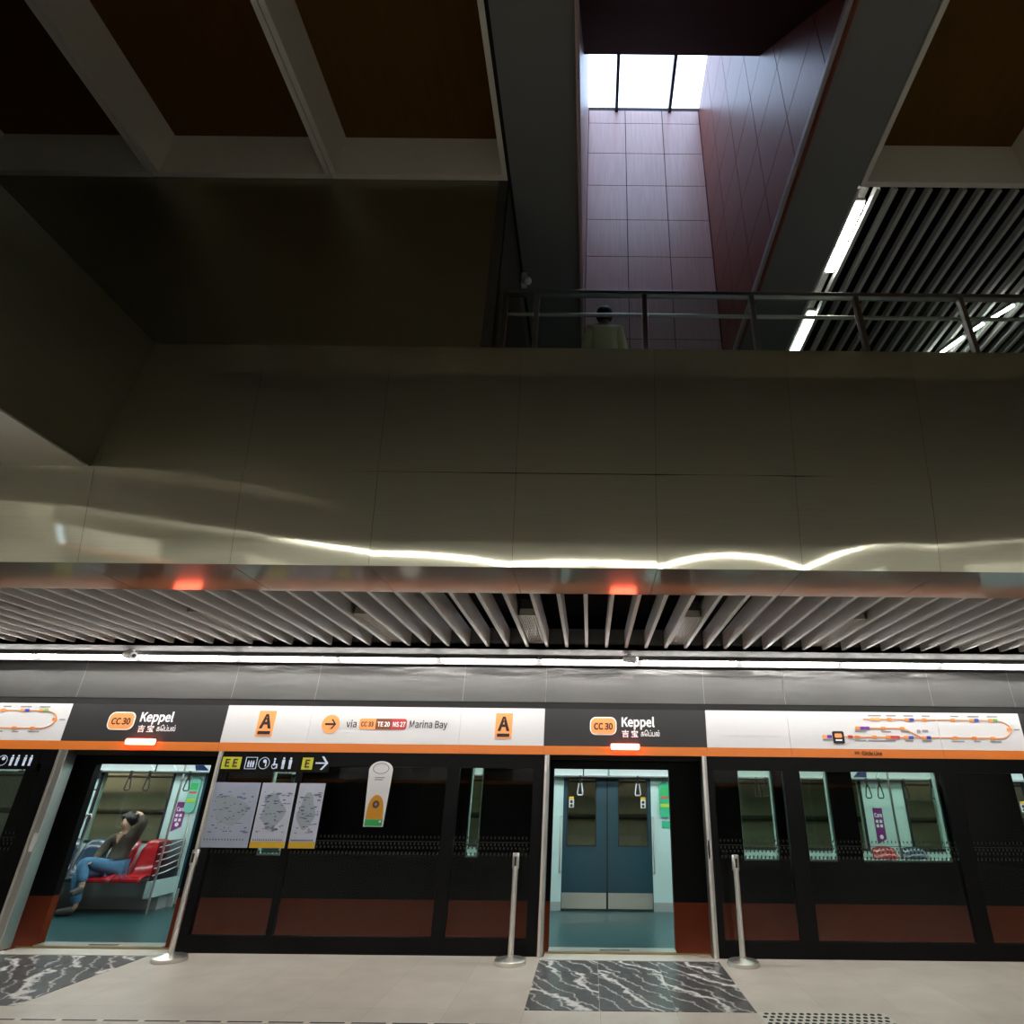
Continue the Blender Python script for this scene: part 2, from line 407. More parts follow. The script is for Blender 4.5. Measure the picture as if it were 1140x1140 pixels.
# tactile grating and slot drain
g = thing('tactile_plate', 'steel tactile plate of dark studs set into the floor right of the veined stone', 'tactile paving', (1.92, 6.03, 0))
obj('plate', MB().box(1.40, 2.46, 5.80, 6.255, -.01, .002), 'sill', g)
mb = MB()
for j in range(6):
    for i in range(18):
        x = 1.44 + i * .058 + (.029 if j % 2 else 0); y = 5.835 + j * .075
        if x < 2.44: mb.lathe((x, y, .002), [(.020, 0), (.018, .004), (.010, .006)], 10)
obj('stud', mb, 'rubber', g, kind='stuff')
d = thing('slot_drain', 'long slotted drain in the pale floor at the bottom left', 'drain', (-3.4, 5.90, 0))
obj('channel', MB().box(-7.0, -.4, 5.87, 5.93, -.01, .0015), 'sill', d)
mb = MB()
for i in range(20): mb.box(-6.95 + i * .32, -6.95 + i * .32 + .27, 5.888, 5.912, .001, .0025)
obj('slot', mb, 'rubber', d)

# ------------------------------------------------------------------ platform ceiling
ZS = 3.22
struct('ceiling_services', MB().box(XL, XR, 4.9, 8.0, 3.62, 3.72), 'void')
struct('ceiling_band', MB().box(XL, XR, 7.30, 8.06, 3.20, 3.26).box(XL, XR, 7.30, 7.34, 3.20, 3.45), 'ceilwhite')
base = None
for k in range(-31, 24):
    x = .181 + k * .2385
    if base is None:
        base = tag(obj('ceiling_baffle', MB().box(x - .0175, x + .0175, 4.80, 7.29, ZS, ZS + .20), 'baffle', at=(x, 6.0, ZS)),
                   'long pale grey ceiling baffle in the row above the platform doors', 'ceiling baffle', 'ceiling baffles above the platform doors')
    else: copytree(base, (x, 6.0, ZS))
vlab = ['slim ceiling vent between baffles, at the far left edge of the platform ceiling', 'slim ceiling vent between baffles, near the left red reflection',
        'slim pale ceiling vent between baffles, above the direction sign', 'slim pale ceiling vent just left of the middle door, fully seen between baffles',
        'slim pale ceiling vent just right of the middle door', 'slim pale ceiling vent above the left end of the route map', 'slim ceiling vent among baffles at the right edge']
for i in range(7):
    x = -.653 + (i - 3) * 1.6695
    t = thing('ceiling_vent', vlab[i], 'vent', (x, 6.55, ZS + .03), 'vents in the platform ceiling')
    fr = MB().box(x - .086, x - .074, 5.95, 7.2, ZS + .03, ZS + .10).box(x + .074, x + .086, 5.95, 7.2, ZS + .03, ZS + .10).box(x - .086, x + .086, 5.95, 5.965, ZS + .03, ZS + .10).box(x - .086, x + .086, 7.185, 7.2, ZS + .03, ZS + .10)
    obj('frame', fr, 'vent', t)
    gr = MB()
    for j in range(7): gr.box(x - .07 + j * .021, x - .07 + j * .021 + .013, 5.965, 7.185, ZS + .045, ZS + .06)
    obj('grille', gr, 'vent', t)
    obj('duct', MB().box(x - .074, x + .074, 5.96, 7.19, ZS + .075, ZS + .20), 'dark', t)

# linear lamps over the doors
where = ['off the left edge, above the next door', 'above the left route map', 'above the left half of the left station sign', 'above the right half of the left station sign',
         'above the left letter A', 'above the arrow of the direction sign', 'above the right letter A', 'above the orange badge of the middle station sign', 'right of the middle station sign',
         'above the station box of the route map', 'above the middle of the route map', 'above the right end of the route map', 'off the right edge']
n = 0
for k in range(-6, 7):
    a = -.667 + (k - 0) * 1.28
    if a < -8.8 or a > 6.4: continue
    lab = 'white lamp in the row, ' + where[min(n, len(where) - 1)]; n += 1
    t = thing('linear_lamp', lab, 'ceiling lamp', (a + .64, 7.76, 3.2), 'linear lamps above the platform doors')
    obj('housing', MB().box(a + .004, a + 1.276, 7.70, 7.794, 3.155, 3.20), 'ceilwhite', t)
    obj('diffuser', MB().prism([(7.710, 3.150), (7.790, 3.150), (7.786, 3.126), (7.735, 3.122)], a + .045, a + 1.235, 'x'), 'lamp', t)
    obj('shield', MB().box(a, a + 1.28, 7.795, 7.806, 3.098, 3.20), 'slot', t)
def cctv(x, y, z, lab):
    t = thing('security_camera', lab, 'security camera', (x, y, z))
    obj('mount', MB().lathe((x, y, z - .03), [(.035, .03), (.035, .0), (.02, -.01)], 16), 'camwhite', t, smooth=True)
    obj('body', MB().tube([(x + .09, y - .06, z - .085), (x - .06, y + .01, z - .055)], .045, 12), 'camwhite', t, smooth=True)
    obj('lens', MB().tube([(x + .097, y - .0635, z - .0866), (x + .092, y - .061, z - .0854)], .022, 12), 'black', t)
cctv(-5.76, 7.60, 3.2, 'small grey security camera on the white ceiling band at the left')
cctv(.47, 7.55, 3.2, 'small grey security camera on the white ceiling band above the middle door')

# steel fascia between lamps and signs
CUT = [-8.6, -6.58, -4.60, -3.53, -1.64, -.58, 1.452, 2.49, 4.378, 5.43, 7.4]
mb = MB()
for a, b in zip(CUT, CUT[1:]):
    # slightly dished sheets
    n = 8; vs = []
    for i in range(n + 1):
        z = 2.67 + (3.20 - 2.67) * i / n; yy = 8.0 + .012 * math.sin(math.pi * i / n)
        vs += [(a + .003, yy, z), (b - .003, yy, z)]
    mb.add(vs, [(2 * i, 2 * i + 1, 2 * i + 3, 2 * i + 2) for i in range(n)])
f = struct('wall_fascia', mb, 'fascia', smooth=True)
struct('trim_1', MB().box(XL, XR, 8.03, 8.10, 2.60, 3.26), 'lip')
struct('trim_2', MB().box(XL, XR, 8.005, 8.06, 2.585, 2.672), 'matteblack')
struct('trim_3', MB().box(XL, XR, 8.10, 8.28, 2.0, 3.6), 'matteblack')

# ------------------------------------------------------------------ header signs
HY = 8.0
def header(a, b, dark, name, label, cat):
    t = thing(name, label, cat, ((a + b) / 2, HY, 2.05))
    obj('face', MB().box(a + .002, b - .002, HY, HY + .09, 2.152, 2.592), 'charcoal' if dark else 'white', t)
    obj('orange_strip', MB().box(a + .002, b - .002, HY - .004, HY + .09, 2.05, 2.15), 'orange', t)
    return t
def station_sign(a, b, bx, label):
    t = header(a, b, True, 'station_sign', label, 'sign')
    x = bx
    obj('badge_border', MB().prism(rrect(x + .16, 2.39, .335, .215, .075), HY - .004, HY), 'letterwhite', t)
    bd = obj('badge', MB().prism(rrect(x + .16, 2.39, .31, .19, .065), HY - .007, HY - .003), 'peach', t)
    text('lettering', 'CC 30', x + .042, 2.350, HY - .008, .078, 'letterdark', bd, .012, width=.236)
    text('station_name', 'Keppel', x + .39, 2.388, HY - .002, .118, 'letterwhite', t, .012, width=.415)
    text('chinese_name', '\u5409 \u5b9d', x + .395, 2.268, HY - .002, .078, 'letterwhite', t, .006, width=.20)
    text('tamil_name', '\u0b95\u0bc6\u0baa\u0bcd\u0baa\u0bb2\u0bcd', x + .63, 2.275, HY - .002, .075, 'letterwhite', t, .008, fnt='tam', width=.235)
    return t
station_sign(-.58, 1.452, .0, 'dark station sign with white Keppel lettering over the middle door')
station_sign(-6.58, -4.60, -6.06, 'dark station sign with white Keppel lettering over the left door')
def lamp_red(x, lab):
    t = thing('indicator_lamp', lab, 'indicator lamp', (x, HY, 2.145))
    obj('housing', MB().box(x - .185, x + .185, HY - .016, HY - .0045, 2.105, 2.188), 'charcoal', t, bevel=.004)
    obj('lens', MB().prism(rrect(x, 2.146, .355, .070, .02), HY - .05, HY - .011), 'redlamp', t)
lamp_red(.43, 'glowing red door indicator lamp over the middle door')
lamp_red(-5.56, 'glowing red door indicator lamp over the left door')
def letter_sign(a, b, cx, label):
    t = header(a, b, False, 'platform_sign', label, 'sign')
    bd = obj('badge', MB().box(cx - .105, cx + .105, HY - .004, HY, 2.23, 2.53), 'peach', t)
    text('lettering', 'A', cx, 2.325, HY - .006, .165, 'letterdark', bd, .014, align='CENTER')
    obj('bar', MB().box(cx - .078, cx + .078, HY - .007, HY - .003, 2.25, 2.288), 'letterdark', bd)
letter_sign(-4.60, -3.53, -4.08, 'white platform sign with orange letter A beside the left station sign')
letter_sign(-1.64, -.58, -1.09, 'white platform sign with orange letter A beside the middle station sign')
t = header(-3.53, -1.64, False, 'direction_sign', 'white direction sign reading via Marina Bay with an orange arrow disc', 'sign')
dk = obj('arrow_disc', MB().prism(circle(-3.265, 2.378, .112), HY - .004, HY), 'peach', t)
ar = MB().box(-3.335, -3.215, HY - .007, HY - .003, 2.366, 2.390)
for sg in (1, -1): ar.add([(-3.195, HY - .007, 2.378), (-3.215, HY - .007, 2.378), (-3.265, HY - .007, 2.378 + sg * .06), (-3.242, HY - .007, 2.378 + sg * .06)], [(0, 1, 2, 3)])
obj('arrow', ar, 'letterdark', dk)
text('lettering', 'via', -3.07, 2.345, HY - .002, .088, 'letterdark', t, .004, width=.13)
text('lettering', 'Marina Bay', -2.275, 2.345, HY - .002, .090, 'letterdark', t, .004, width=.475)
x0 = -2.905
l = rrect(-2.61, 2.385, .595, .128, .03)
for nm, a, b, mt, s in (('badge', 0, .205, 'peach', 'CC 33'), ('badge', .205, .40, 'badgebrown', 'TE 20'), ('badge', .40, .595, 'badgered', 'NS 27')):
    poly = [(min(max(px, x0 + a), x0 + b), pz) for px, pz in l]
    o = obj(nm, MB().prism(poly, HY - .004, HY), mt, t)
    text('lettering', s, x0 + a + .022, 2.357, HY - .006, .056, 'letterdark' if mt == 'peach' else 'letterwhite', o, .01, width=.155)

def blob(t, x, z, mats, w=.06, nm='station_mark'):
    for i, mt in enumerate(mats):
        obj(nm, MB().prism(rrect(x + i * w, z, w, .036, .01, 3), HY - .006, HY), mt, t)
def bar(mb, x, z, w): mb.box(x - w / 2, x + w / 2, HY - .003, HY, z - .007, z + .007)
def route(xa, xb, off, lab, full=True):
    t = header(xa, xb, False, 'route_map', lab, 'route map')
    m = MB(); tx = MB(); hw = .006
    def seg(x0, x1, z):
        x0, x1 = max(x0 + off, xa + .01), min(x1 + off, xb - .01)
        if x1 > x0: m.box(x0, x1, HY - .004, HY, z - hw, z + hw)
    seg(3.45, 5.10, 2.505); seg(3.05, 5.10, 2.293); seg(3.34, 3.95, 2.398)
    if xa - off < 5.2 < xb - off:
        c = (5.10 + off, 2.399); r = .106
        P = [(c[0] + 1.75 * r * math.cos(R(a)), c[1] + r * math.sin(R(a))) for a in range(-90, 91, 10)]
        for p, q in zip(P, P[1:]): m.tube([(p[0], HY - .002, p[1]), (q[0], HY - .002, q[1])], hw, 6)
    if xa - off < 4.0 < xb - off: m.tube([(3.95 + off, HY - .002, 2.398), (4.07 + off, HY - .002, 2.33), (4.15 + off, HY - .002, 2.293)], hw, 6)
    obj('line', m, 'orangeflat', t)
    spots = [(3.57, 2.505, ['peach', 'peach'], .16), (3.78, 2.505, ['orangeflat'], .12), (4.0, 2.505, ['orangeflat', 'blueprint'], .12), (4.22, 2.505, ['orangeflat'], .1),
             (4.58, 2.505, ['orangeflat'], .1), (4.82, 2.505, ['orangeflat', 'blueprint'], .14), (5.06, 2.505, ['orangeflat', 'greenprint'], .13),
             (5.27, 2.399, ['orangeflat'], 0), (3.36, 2.398, ['orangeflat', 'violet', 'violet'], .14), (3.68, 2.398, ['orangeflat'], .12), (3.92, 2.398, ['orangeflat'], .1),
             (3.25, 2.293, ['badgered'], 0), (3.34, 2.293, ['orangeflat'], .14), (3.55, 2.293, ['orangeflat'], .22), (3.72, 2.293, ['orangeflat', 'badgered', 'badgered'], .12),
             (3.95, 2.293, ['orangeflat', 'blueprint'], .1), (4.17, 2.293, ['orangeflat', 'blueprint'], .12), (4.56, 2.293, ['orangeflat'], .16), (4.80, 2.293, ['orangeflat'], .08), (5.03, 2.293, ['orangeflat'], .14),
             (2.93, 2.293, ['peach', 'violet'], .12)]
    for x, z, mm, w in spots:
        x += off
        if xa + .05 < x < xb - .12:
            blob(t, x, z, mm)
            if w: bar(tx, x + .03, z + (.045 if z > 2.45 else -.04), w)
            elif z == 2.399: bar(tx, x + .092, z, .07)
    if xa < 4.12 + off < xb:
        tx.box(4.10 + off, 4.14 + off, HY - .003, HY, 2.345, 2.385).box(4.17 + off, 4.24 + off, HY - .003, HY, 2.36, 2.385)
    if len(tx.v): obj('station_lettering', tx, 'greyprint', t)
    return t
t = route(1.452, 2.49, 0, 'left white end of the route map, printed only with a faint line')
m = MB()
for x in (1.75, 2.0, 2.25): m.box(x, x + .10, HY - .002, HY, 2.285, 2.297)
m.box(1.6, 1.86, HY - .002, HY, 2.40, 2.403).box(2.05, 2.4, HY - .002, HY, 2.50, 2.503).box(1.6, 2.4, HY - .002, HY, 2.288, 2.291)
obj('faint_line', m, pbsdf('faint_print', (.74, .72, .74), .5), t)
t = route(2.49, 4.378, 0, 'middle part of the route map with the black station box and Circle Line caption')
bx = obj('current_station_box', MB().prism(rrect(3.10, 2.285, .145, .145, .02), HY - .005, HY), 'black', t)
obj('current_station_badge', MB().prism(rrect(3.10, 2.305, .09, .05, .015), HY - .008, HY - .004), 'peach', bx)
obj('current_station_caption', MB().box(3.06, 3.14, HY - .008, HY - .004, 2.245, 2.26), 'letterwhite', bx)
text('line_caption', 'Circle Line', 3.36, 2.083, HY - .006, .046, 'letterdark', t, .012, width=.25)
obj('line_badge', MB().box(3.27, 3.33, HY - .006, HY - .003, 2.09, 2.122), 'badgebrown', t)
route(4.378, 5.43, 0, 'right end of the route map where the orange line loops back')
route(-8.60, -6.58, -12.01, 'route map at the left edge with the orange loop end')
header(5.43, 7.4, True, 'blank_sign', 'dark sign panel at the extreme right edge', 'sign')

# ------------------------------------------------------------------ platform screen doors
def dots(mb, a, b, y):
    x = a + .02
    while x < b - .02:
        mb.add([(x, y, 1.125), (x + .012, y, 1.125), (x + .012, y, 1.15), (x, y, 1.15)], [(0, 1, 2, 3)])
        mb.add([(x, y, 1.055), (x + .016, y, 1.055), (x + .016, y, 1.078), (x, y, 1.078)], [(0, 1, 2, 3)])
        mb.add([(x + .016, y, 1.018), (x + .032, y, 1.018), (x + .032, y, 1.041), (x + .016, y, 1.041)], [(0, 1, 2, 3)])
        mb.add([(x, y, .955), (x + .018, y, .955), (x + .022, y, .985), (x + .004, y, .985)], [(0, 1, 2, 3)])
        x += .046
    mb.add([(a, y, 1.088), (b, y, 1.088), (b, y, 1.094), (a, y, 1.094)], [(0, 1, 2, 3)])
def door_panel(a, b, ml, mr, lab):
    t = thing('screen_door_panel', lab, 'glass panel', ((a + b) / 2, 8.02, 0))
    fr = MB().box(a, b, 8.0, 8.07, 0, .16).box(a, b, 8.0, 8.07, 1.89, 2.05).box(a, a + ml, 8.0, 8.07, .16, 1.89).box(b - mr, b, 8.0, 8.07, .16, 1.89)
    obj('frame', fr, 'frameblack', t)
    # the pane leans back by half a degree
    z0, z1 = .15, 1.90; y0, y1 = 8.012, 8.027
    obj('pane', MB().add([(a + ml, y0, z0), (b - mr, y0, z0), (b - mr, y1, z1), (a + ml, y1, z1)], [(0, 1, 2, 3)]), 'glass', t)
    m = MB(); dots(m, a + ml, b - mr, 8.0085)
    obj('dot_band', m, 'dots', t, kind='stuff')
door_panel(-8.6, -6.56, .08, .14, 'glass platform door panel at the left edge beside the left door')
door_panel(-4.515, -3.53, .10, .035, 'glass platform door panel right of the left door, carrying map posters')
door_panel(-3.53, -1.64, .035, .10, 'wide dark glass platform door panel carrying the white tag-shaped sticker')
door_panel(-1.64, -.57, .05, .12, 'narrow dark glass platform door panel left of the middle door')
door_panel(1.43, 2.49, .08, .14, 'narrow glass platform door panel right of the middle door')
door_panel(2.49, 4.40, .06, .10, 'wide glass platform door panel showing the lit train windows')
door_panel(4.40, 5.43, .08, .10, 'glass platform door panel at the right edge')
def post(a, b, lab, plate=False):
    t = thing('door_post', lab, 'post', ((a + b) / 2, 8.0, 0))
    obj('column', MB().box(a, b, 7.985, 8.15, 0, 2.05), 'satin', t, bevel=.006)
    obj('edge_strip', MB().box(a + .005, a + .03, 7.978, 7.987, 0, 2.05), 'stain', t)
    if plate: obj('release_plate', MB().box(b - .05, b - .012, 7.978, 7.986, .95, 1.14), 'camwhite', t)
post(-6.54, -6.43, 'wide steel post on the left side of the left door', True)
post(-4.57, -4.52, 'slim steel post on the right side of the left door')
post(-.56, -.50, 'slim steel post on the left side of the middle door')
post(1.37, 1.43, 'slim steel post on the right side of the middle door', True)

# stickers, maps and signs on the glass
PY = 8.004
def map_poster(a, b, mat, lab, yellow, seed):
    t = thing('station_map', lab, 'map poster', ((a + b) / 2, PY, 1.01))
    obj('sheet', MB().box(a, b, PY - .012, PY - .004, 1.01, 1.70), mat, t)
    rnd = random.Random(seed); m = MB(); w = b - a
    for i in range(60):
        x = a + w * (.08 + .8 * rnd.random()); z = 1.16 + .44 * rnd.random(); q = .006 + .02 * rnd.random()
        m.box(x, min(x + q * (1 + 2 * rnd.random()), b - .02), PY - .0135, PY - .0115, z, z + .005 + .006 * rnd.random())
    for i in range(14):
        x = a + w * (.06 + i * .062); m.box(x, x + .012, PY - .0135, PY - .0115, 1.085, 1.10)
    obj('map_print', m, 'mapink', t, kind='stuff')
    g = MB(); cx, cz = a + w * .45, 1.40
    g.prism([(cx + w * .34 * math.cos(q) * (1 + .2 * math.sin(3 * q + seed)), cz + .17 * math.sin(q) * (1 + .2 * math.cos(2 * q + seed))) for q in [i * .3 for i in range(21)]], PY - .0128, PY - .0118)
    obj('map_area', g, 'mapgreen', t)
    if yellow: obj('yellow_footer', MB().box(a, b, PY - .0135, PY - .0115, 1.01, 1.075), 'yellow', t)
map_poster(-4.53, -3.975, 'paper', 'bluish map poster on the glass, leftmost of the three', False, 1)
map_poster(-3.95, -3.545, 'paperwhite', 'pale map poster with yellow footer, middle of the three', True, 2)
map_poster(-3.50, -3.195, 'paperwhite', 'narrow map poster with yellow footer, rightmost of the three', True, 3)
t = thing('facilities_sign', 'black sign strip with yellow exit boxes and white pictograms above the map posters', 'sign', (-3.87, PY, 1.84))
IY0, IY1 = PY - .015, PY - .0095
obj('strip', MB().box(-4.51, -3.19, PY - .010, PY - .0045, 1.82, 2.03), 'frameblack', t)
def pict(nm, m, mat='iconwhite'): return obj(nm, m, mat, t)
for a, b, s in ((-4.505, -4.275, 'E E'), (-3.525, -3.395, 'E')):
    o = pict('exit_box', MB().box(a, b, IY0, IY1, 1.85, 1.985), 'yellowsign')
    text('lettering', s, (a + b) / 2, 1.875, IY0 - .002, .088, 'letterdark', o, .01, align='CENTER')
def ring(cx, cz, r, w, n=24):
    m = MB(); A = circle(cx, cz, r, n); B = circle(cx, cz, r - w, n)
    for i in range(n):
        j = (i + 1) % n
        m.add([(A[i][0], IY0, A[i][1]), (A[j][0], IY0, A[j][1]), (B[j][0], IY0, B[j][1]), (B[i][0], IY0, B[i][1])], [(0, 1, 2, 3)])
    return m
def man(m, x, z, h):
    m.prism(circle(x, z + h * .92, h * .09, 10), IY0, IY1); m.box(x - h * .13, x + h * .13, IY0, IY1, z + h * .42, z + h * .8)
    m.box(x - h * .11, x - h * .02, IY0, IY1, z, z + h * .45).box(x + h * .02, x + h * .11, IY0, IY1, z, z + h * .45)
m = MB().box(-4.22, -4.08, IY0, IY1, 1.85, 1.856).box(-4.22, -4.08, IY0, IY1, 1.979, 1.985).box(-4.22, -4.214, IY0, IY1, 1.85, 1.985).box(-4.086, -4.08, IY0, IY1, 1.85, 1.985)
for i, x in enumerate((-4.18, -4.15, -4.12)): man(m, x, 1.87, .075)
pict('lift_pictogram', m)
m = ring(-3.99, 1.918, .068, .007); m.prism(circle(-3.985, 1.94, .02, 12), IY0, IY1); m.box(-3.972, -3.962, IY0, IY1, 1.88, 1.94); pict('phone_pictogram', m)
m = ring(-3.86, 1.885, .032, .009); m.prism(circle(-3.865, 1.965, .012, 10), IY0, IY1); m.box(-3.872, -3.858, IY0, IY1, 1.89, 1.95).box(-3.865, -3.825, IY0, IY1, 1.90, 1.912).box(-3.834, -3.822, IY0, IY1, 1.86, 1.905); pict('wheelchair_pictogram', m)
m = MB(); man(m, -3.755, 1.855, .13); man(m, -3.67, 1.855, .13); pict('people_pictogram', m)
m = MB().box(-3.36, -3.235, IY0, IY1, 1.917, 1.933)
for sg in (1, -1): m.add([(-3.205, IY0, 1.925), (-3.235, IY0, 1.925), (-3.295, IY0, 1.925 + sg * .075), (-3.268, IY0, 1.925 + sg * .075)], [(0, 1, 2, 3)])
pict('arrow', m)
t = thing('facilities_sign', 'black sign strip with yellow box and white pictograms at the left edge of the picture', 'sign', (-7.15, PY, 1.84))
obj('strip', MB().box(-8.45, -6.76, PY - .010, PY - .0045, 1.82, 2.03), 'frameblack', t)
o = pict('exit_box', MB().box(-7.50, -7.27, IY0, IY1, 1.85, 1.985), 'yellowsign')
text('lettering', 'E', -7.385, 1.875, IY0 - .002, .088, 'letterdark', o, .01, align='CENTER')
m = ring(-7.19, 1.918, .06, .007); m.prism(circle(-7.185, 1.94, .02, 12), IY0, IY1); pict('phone_pictogram', m)
m = MB()
for x in (-7.08, -7.01, -6.92, -6.85): man(m, x, 1.86, .12)
pict('people_pictogram', m)
# tag-shaped sticker
t = thing('tag_sticker', 'tall white tag-shaped sticker with a gold arch and green foot on dark glass', 'sticker', (-2.55, PY, 1.24))
arc = [(-2.55 + .145 * math.cos(R(a)), 1.845 + .11 * math.sin(R(a))) for a in range(-10, 191, 10)]
obj('sheet', MB().prism(arc + [(-2.665, 1.24), (-2.435, 1.24)], PY - .012, PY - .004), 'decal', t)
rg = MB(); A = circle(-2.55, 1.872, .100, 28, .062); B = circle(-2.55, 1.872, .090, 28, .054)
for i in range(28):
    j = (i + 1) % 28; rg.add([(A[i][0], PY - .0125, A[i][1]), (A[j][0], PY - .0125, A[j][1]), (B[j][0], PY - .0125, B[j][1]), (B[i][0], PY - .0125, B[i][1])], [(0, 1, 2, 3)])
obj('oval_ring', rg, 'greyprint', t)
arch = [(-2.45, 1.32), (-2.455, 1.42)] + [(-2.55 + .095 * math.cos(R(a)), 1.42 + .16 * math.sin(R(a))) for a in range(10, 171, 10)] + [(-2.645, 1.42), (-2.65, 1.32)]
obj('gold_arch', MB().prism(arch, PY - .014, PY - .011), 'decalgold', t)
obj('dark_emblem', MB().prism(circle(-2.55, 1.478, .042, 18), PY - .016, PY - .013), 'decalring', t)
obj('emblem_centre', MB().prism(circle(-2.55, 1.478, .014, 12), PY - .0175, PY - .015), 'greyprint', t)
gf = obj('green_foot', MB().box(-2.652, -2.448, PY - .014, PY - .011, 1.248, 1.318), 'greenprint', t)
obj('leaf', MB().prism([(-2.49, 1.285), (-2.465, 1.285), (-2.46, 1.308), (-2.485, 1.305)], PY - .016, PY - .013), 'decal', gf)
m = MB()
for z, w in ((1.765, .12), (1.742, .10)): m.box(-2.61, -2.61 + w, PY - .013, PY - .0115, z, z + .010)
obj('caption', m, 'greyprint', t)

# ------------------------------------------------------------------ stanchions
def stanchion(x, y, lab):
    t = thing('stanchion', lab, 'stanchion', (x, y, .0), 'steel stanchions in front of the platform doors')
    obj('base', MB().lathe((x, y, 0), [(.165, 0), (.168, .012), (.166, .035), (.155, .042), (.060, .062), (.045, .07)], 40), 'stain', t, smooth=True)
    obj('pole', MB().lathe((x, y, .06), [(.030, 0), (.030, .80)], 20), 'stain', t, smooth=True)
    obj('belt_head', MB().lathe((x, y, .86), [(.036, 0), (.038, .01), (.038, .145), (.034, .152)], 24), 'stain', t, smooth=True)
    obj('belt_slot', MB().box(x - .012, x + .012, y - .0395, y - .036, .89, .98), 'slot', t)
stanchion(-.815, 7.70, 'steel stanchion with round base, just left of the middle door')
stanchion(1.635, 7.74, 'steel stanchion with round base, just right of the middle door')
stanchion(-4.37, 7.68, 'steel stanchion with round base, in front of the left door post')

# ------------------------------------------------------------------ balcony bulkhead (steel)
ZB, ZSM, ZT = 3.16, 3.885, 4.97
SE = [-9.2, -8.13, -7.06, -5.99, -4.92, -3.84, -2.705, -1.67, -.60, .488, 1.57, 2.60, 3.67, 4.74, 5.81, 6.88, 7.95]
AL = {4: (14.5, 14.1, 13.7), 5: (13.6, 12.85, 12.09), 6: (12.16, 11.35, 10.67), 7: (10.58, 10.45, 9.81), 8: (9.92, 10.07, 9.96), 9: (9.74, 10.73, 9.84), 10: (9.70, 11.45, 11.53), 11: (11.64, 12.0, 12.5)}
mb = MB()
for i in range(len(SE) - 1):
    a, b = SE[i] + .0012, SE[i + 1] - .0012
    t0, t1, t2 = AL.get(i, (14.5, 14.8, 14.6) if i < 4 else (12.5, 12.8, 12.5))
    n = 24; vs = []; nz = 4
    for k in range(n + 1):
        s = k / n; al = R(t0 * (1 - s) * (1 - 2 * s) + t1 * 4 * s * (1 - s) + t2 * s * (2 * s - 1))
        for j in range(nz + 1):
            z = ZB + (ZSM - .001 - ZB) * j / nz
            vs.append((a + (b - a) * s, 4.25 - (z - ZB) * math.tan(al), z))
    mb.add(vs, [(k * (nz + 1) + j, (k + 1) * (nz + 1) + j, (k + 1) * (nz + 1) + j + 1, k * (nz + 1) + j + 1) for k in range(n) for j in range(nz)])
struct('wall_front_lower', mb, 'bulk', smooth=True)
struct('wall_front_backing', MB().box(-12, 11, 4.26, 4.34, ZB + .02, ZT - .02), 'matteblack')
mb = MB()
for a, b in zip(SE, SE[1:]):
    n = 10; yy = 4.112; vs = []
    for k in range(n + 1):
        z = ZSM + .0005 + (ZT - ZSM - .0005) * k / n
        if k: yy -= (ZT - ZSM) / n * math.tan(R(10.6 - 3.6 * k / n))
        vs += [(a + .001, yy, z), (b - .001, yy, z)]
    mb.add(vs, [(2 * k, 2 * k + 1, 2 * k + 3, 2 * k + 2) for k in range(n)])
struct('wall_front', mb, 'bulk', smooth=True)
struct('trim_9', MB().box(-12, 11, 3.95, 4.40, ZT - .015, ZT), 'rail')
mb = MB()
for a, b in zip(SE, SE[1:]):
    mb.prism([(4.25, ZB), (4.90, ZB - .0022), (4.90, ZB + .011), (4.25, ZB + .012)], a + .002, b - .002, 'x')
struct('ceiling_soffit', mb, 'soffit_steel')
struct('trim_4', MB().box(-12, 11, 4.87, 4.91, ZB + .012, 3.62), 'lip')
# left box that comes forward over the platform
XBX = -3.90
struct('wall_left_box', MB().prism([(-9.5, ZSM + .018), (XBX, ZSM + .018), (XBX + .27, ZT), (-9.5, ZT)], -2.0, 4.13), 'box_steel_shaded')
struct('ceiling_left_box', MB().box(-9.5, XBX - .004, -2.0, 4.09, ZSM, ZSM + .016), 'satinsoffit')
# upper wall above the bulkhead
XW = -.915
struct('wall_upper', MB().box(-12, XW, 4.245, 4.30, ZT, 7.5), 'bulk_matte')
struct('wall_concourse_left', MB().box(XW - .1, XW, 4.24, 9.6, 4.9, 7.4), 'dark')
struct('wall_concourse_back', MB().box(XW - .1, 11.9, 9.6, 9.7, 4.9, 8.1), 'dark')
struct('floor_balcony', MB().box(XW, 11.9, 4.34, 9.6, 4.75, 4.9), 'soffit')
struct('ceiling_under_balcony', MB().box(-12, 11.9, 4.40, 8.3, 3.74, 3.80), 'void')

# ------------------------------------------------------------------ upper ceiling: coffers, beams, shaft
ZC, ZK = 7.40, 7.98
def coffer(a, b, y0, y1):
    r = sroot('ceiling_coffer', ((a + b) / 2, (y0 + y1) / 2, ZC)); f = .058
    m = MB().box(a + .006, a + f, y0, y1, ZC, ZK + .05).box(b - f, b - .006, y0, y1, ZC, ZK + .05).box(a + f, b - f, y1 - f, y1, ZC, ZK + .05).box(a + f, b - f, y0, y0 + f, ZC, ZK + .05)
    obj('frame', m, 'coffer', r)
    obj('panel', MB().box(a + f, b - f, y0 + f, y1 - f, ZK, ZK + .04), 'cofferwood', r)
for a in (-6.405, -4.575, -2.745): coffer(a, a + 1.83, -2.5, 4.24)
coffer(-8.235, -6.405, -2.5, 4.24)
for a in (2.745, 4.515, 6.285): coffer(a, a + 1.77, -2.5, 4.265)
mb = MB().box(-.885, -.175, -2.5, 9.6, ZC + .005, ZC + .06).box(2.045, 2.735, -2.5, 9.6, ZC + .005, ZC + .06)
mb.box(-.175, 2.045, -2.5, 2.45, ZC + .005, ZC + .06).box(-.175, 2.045, 7.75, 9.6, ZC + .005, ZC + .06)
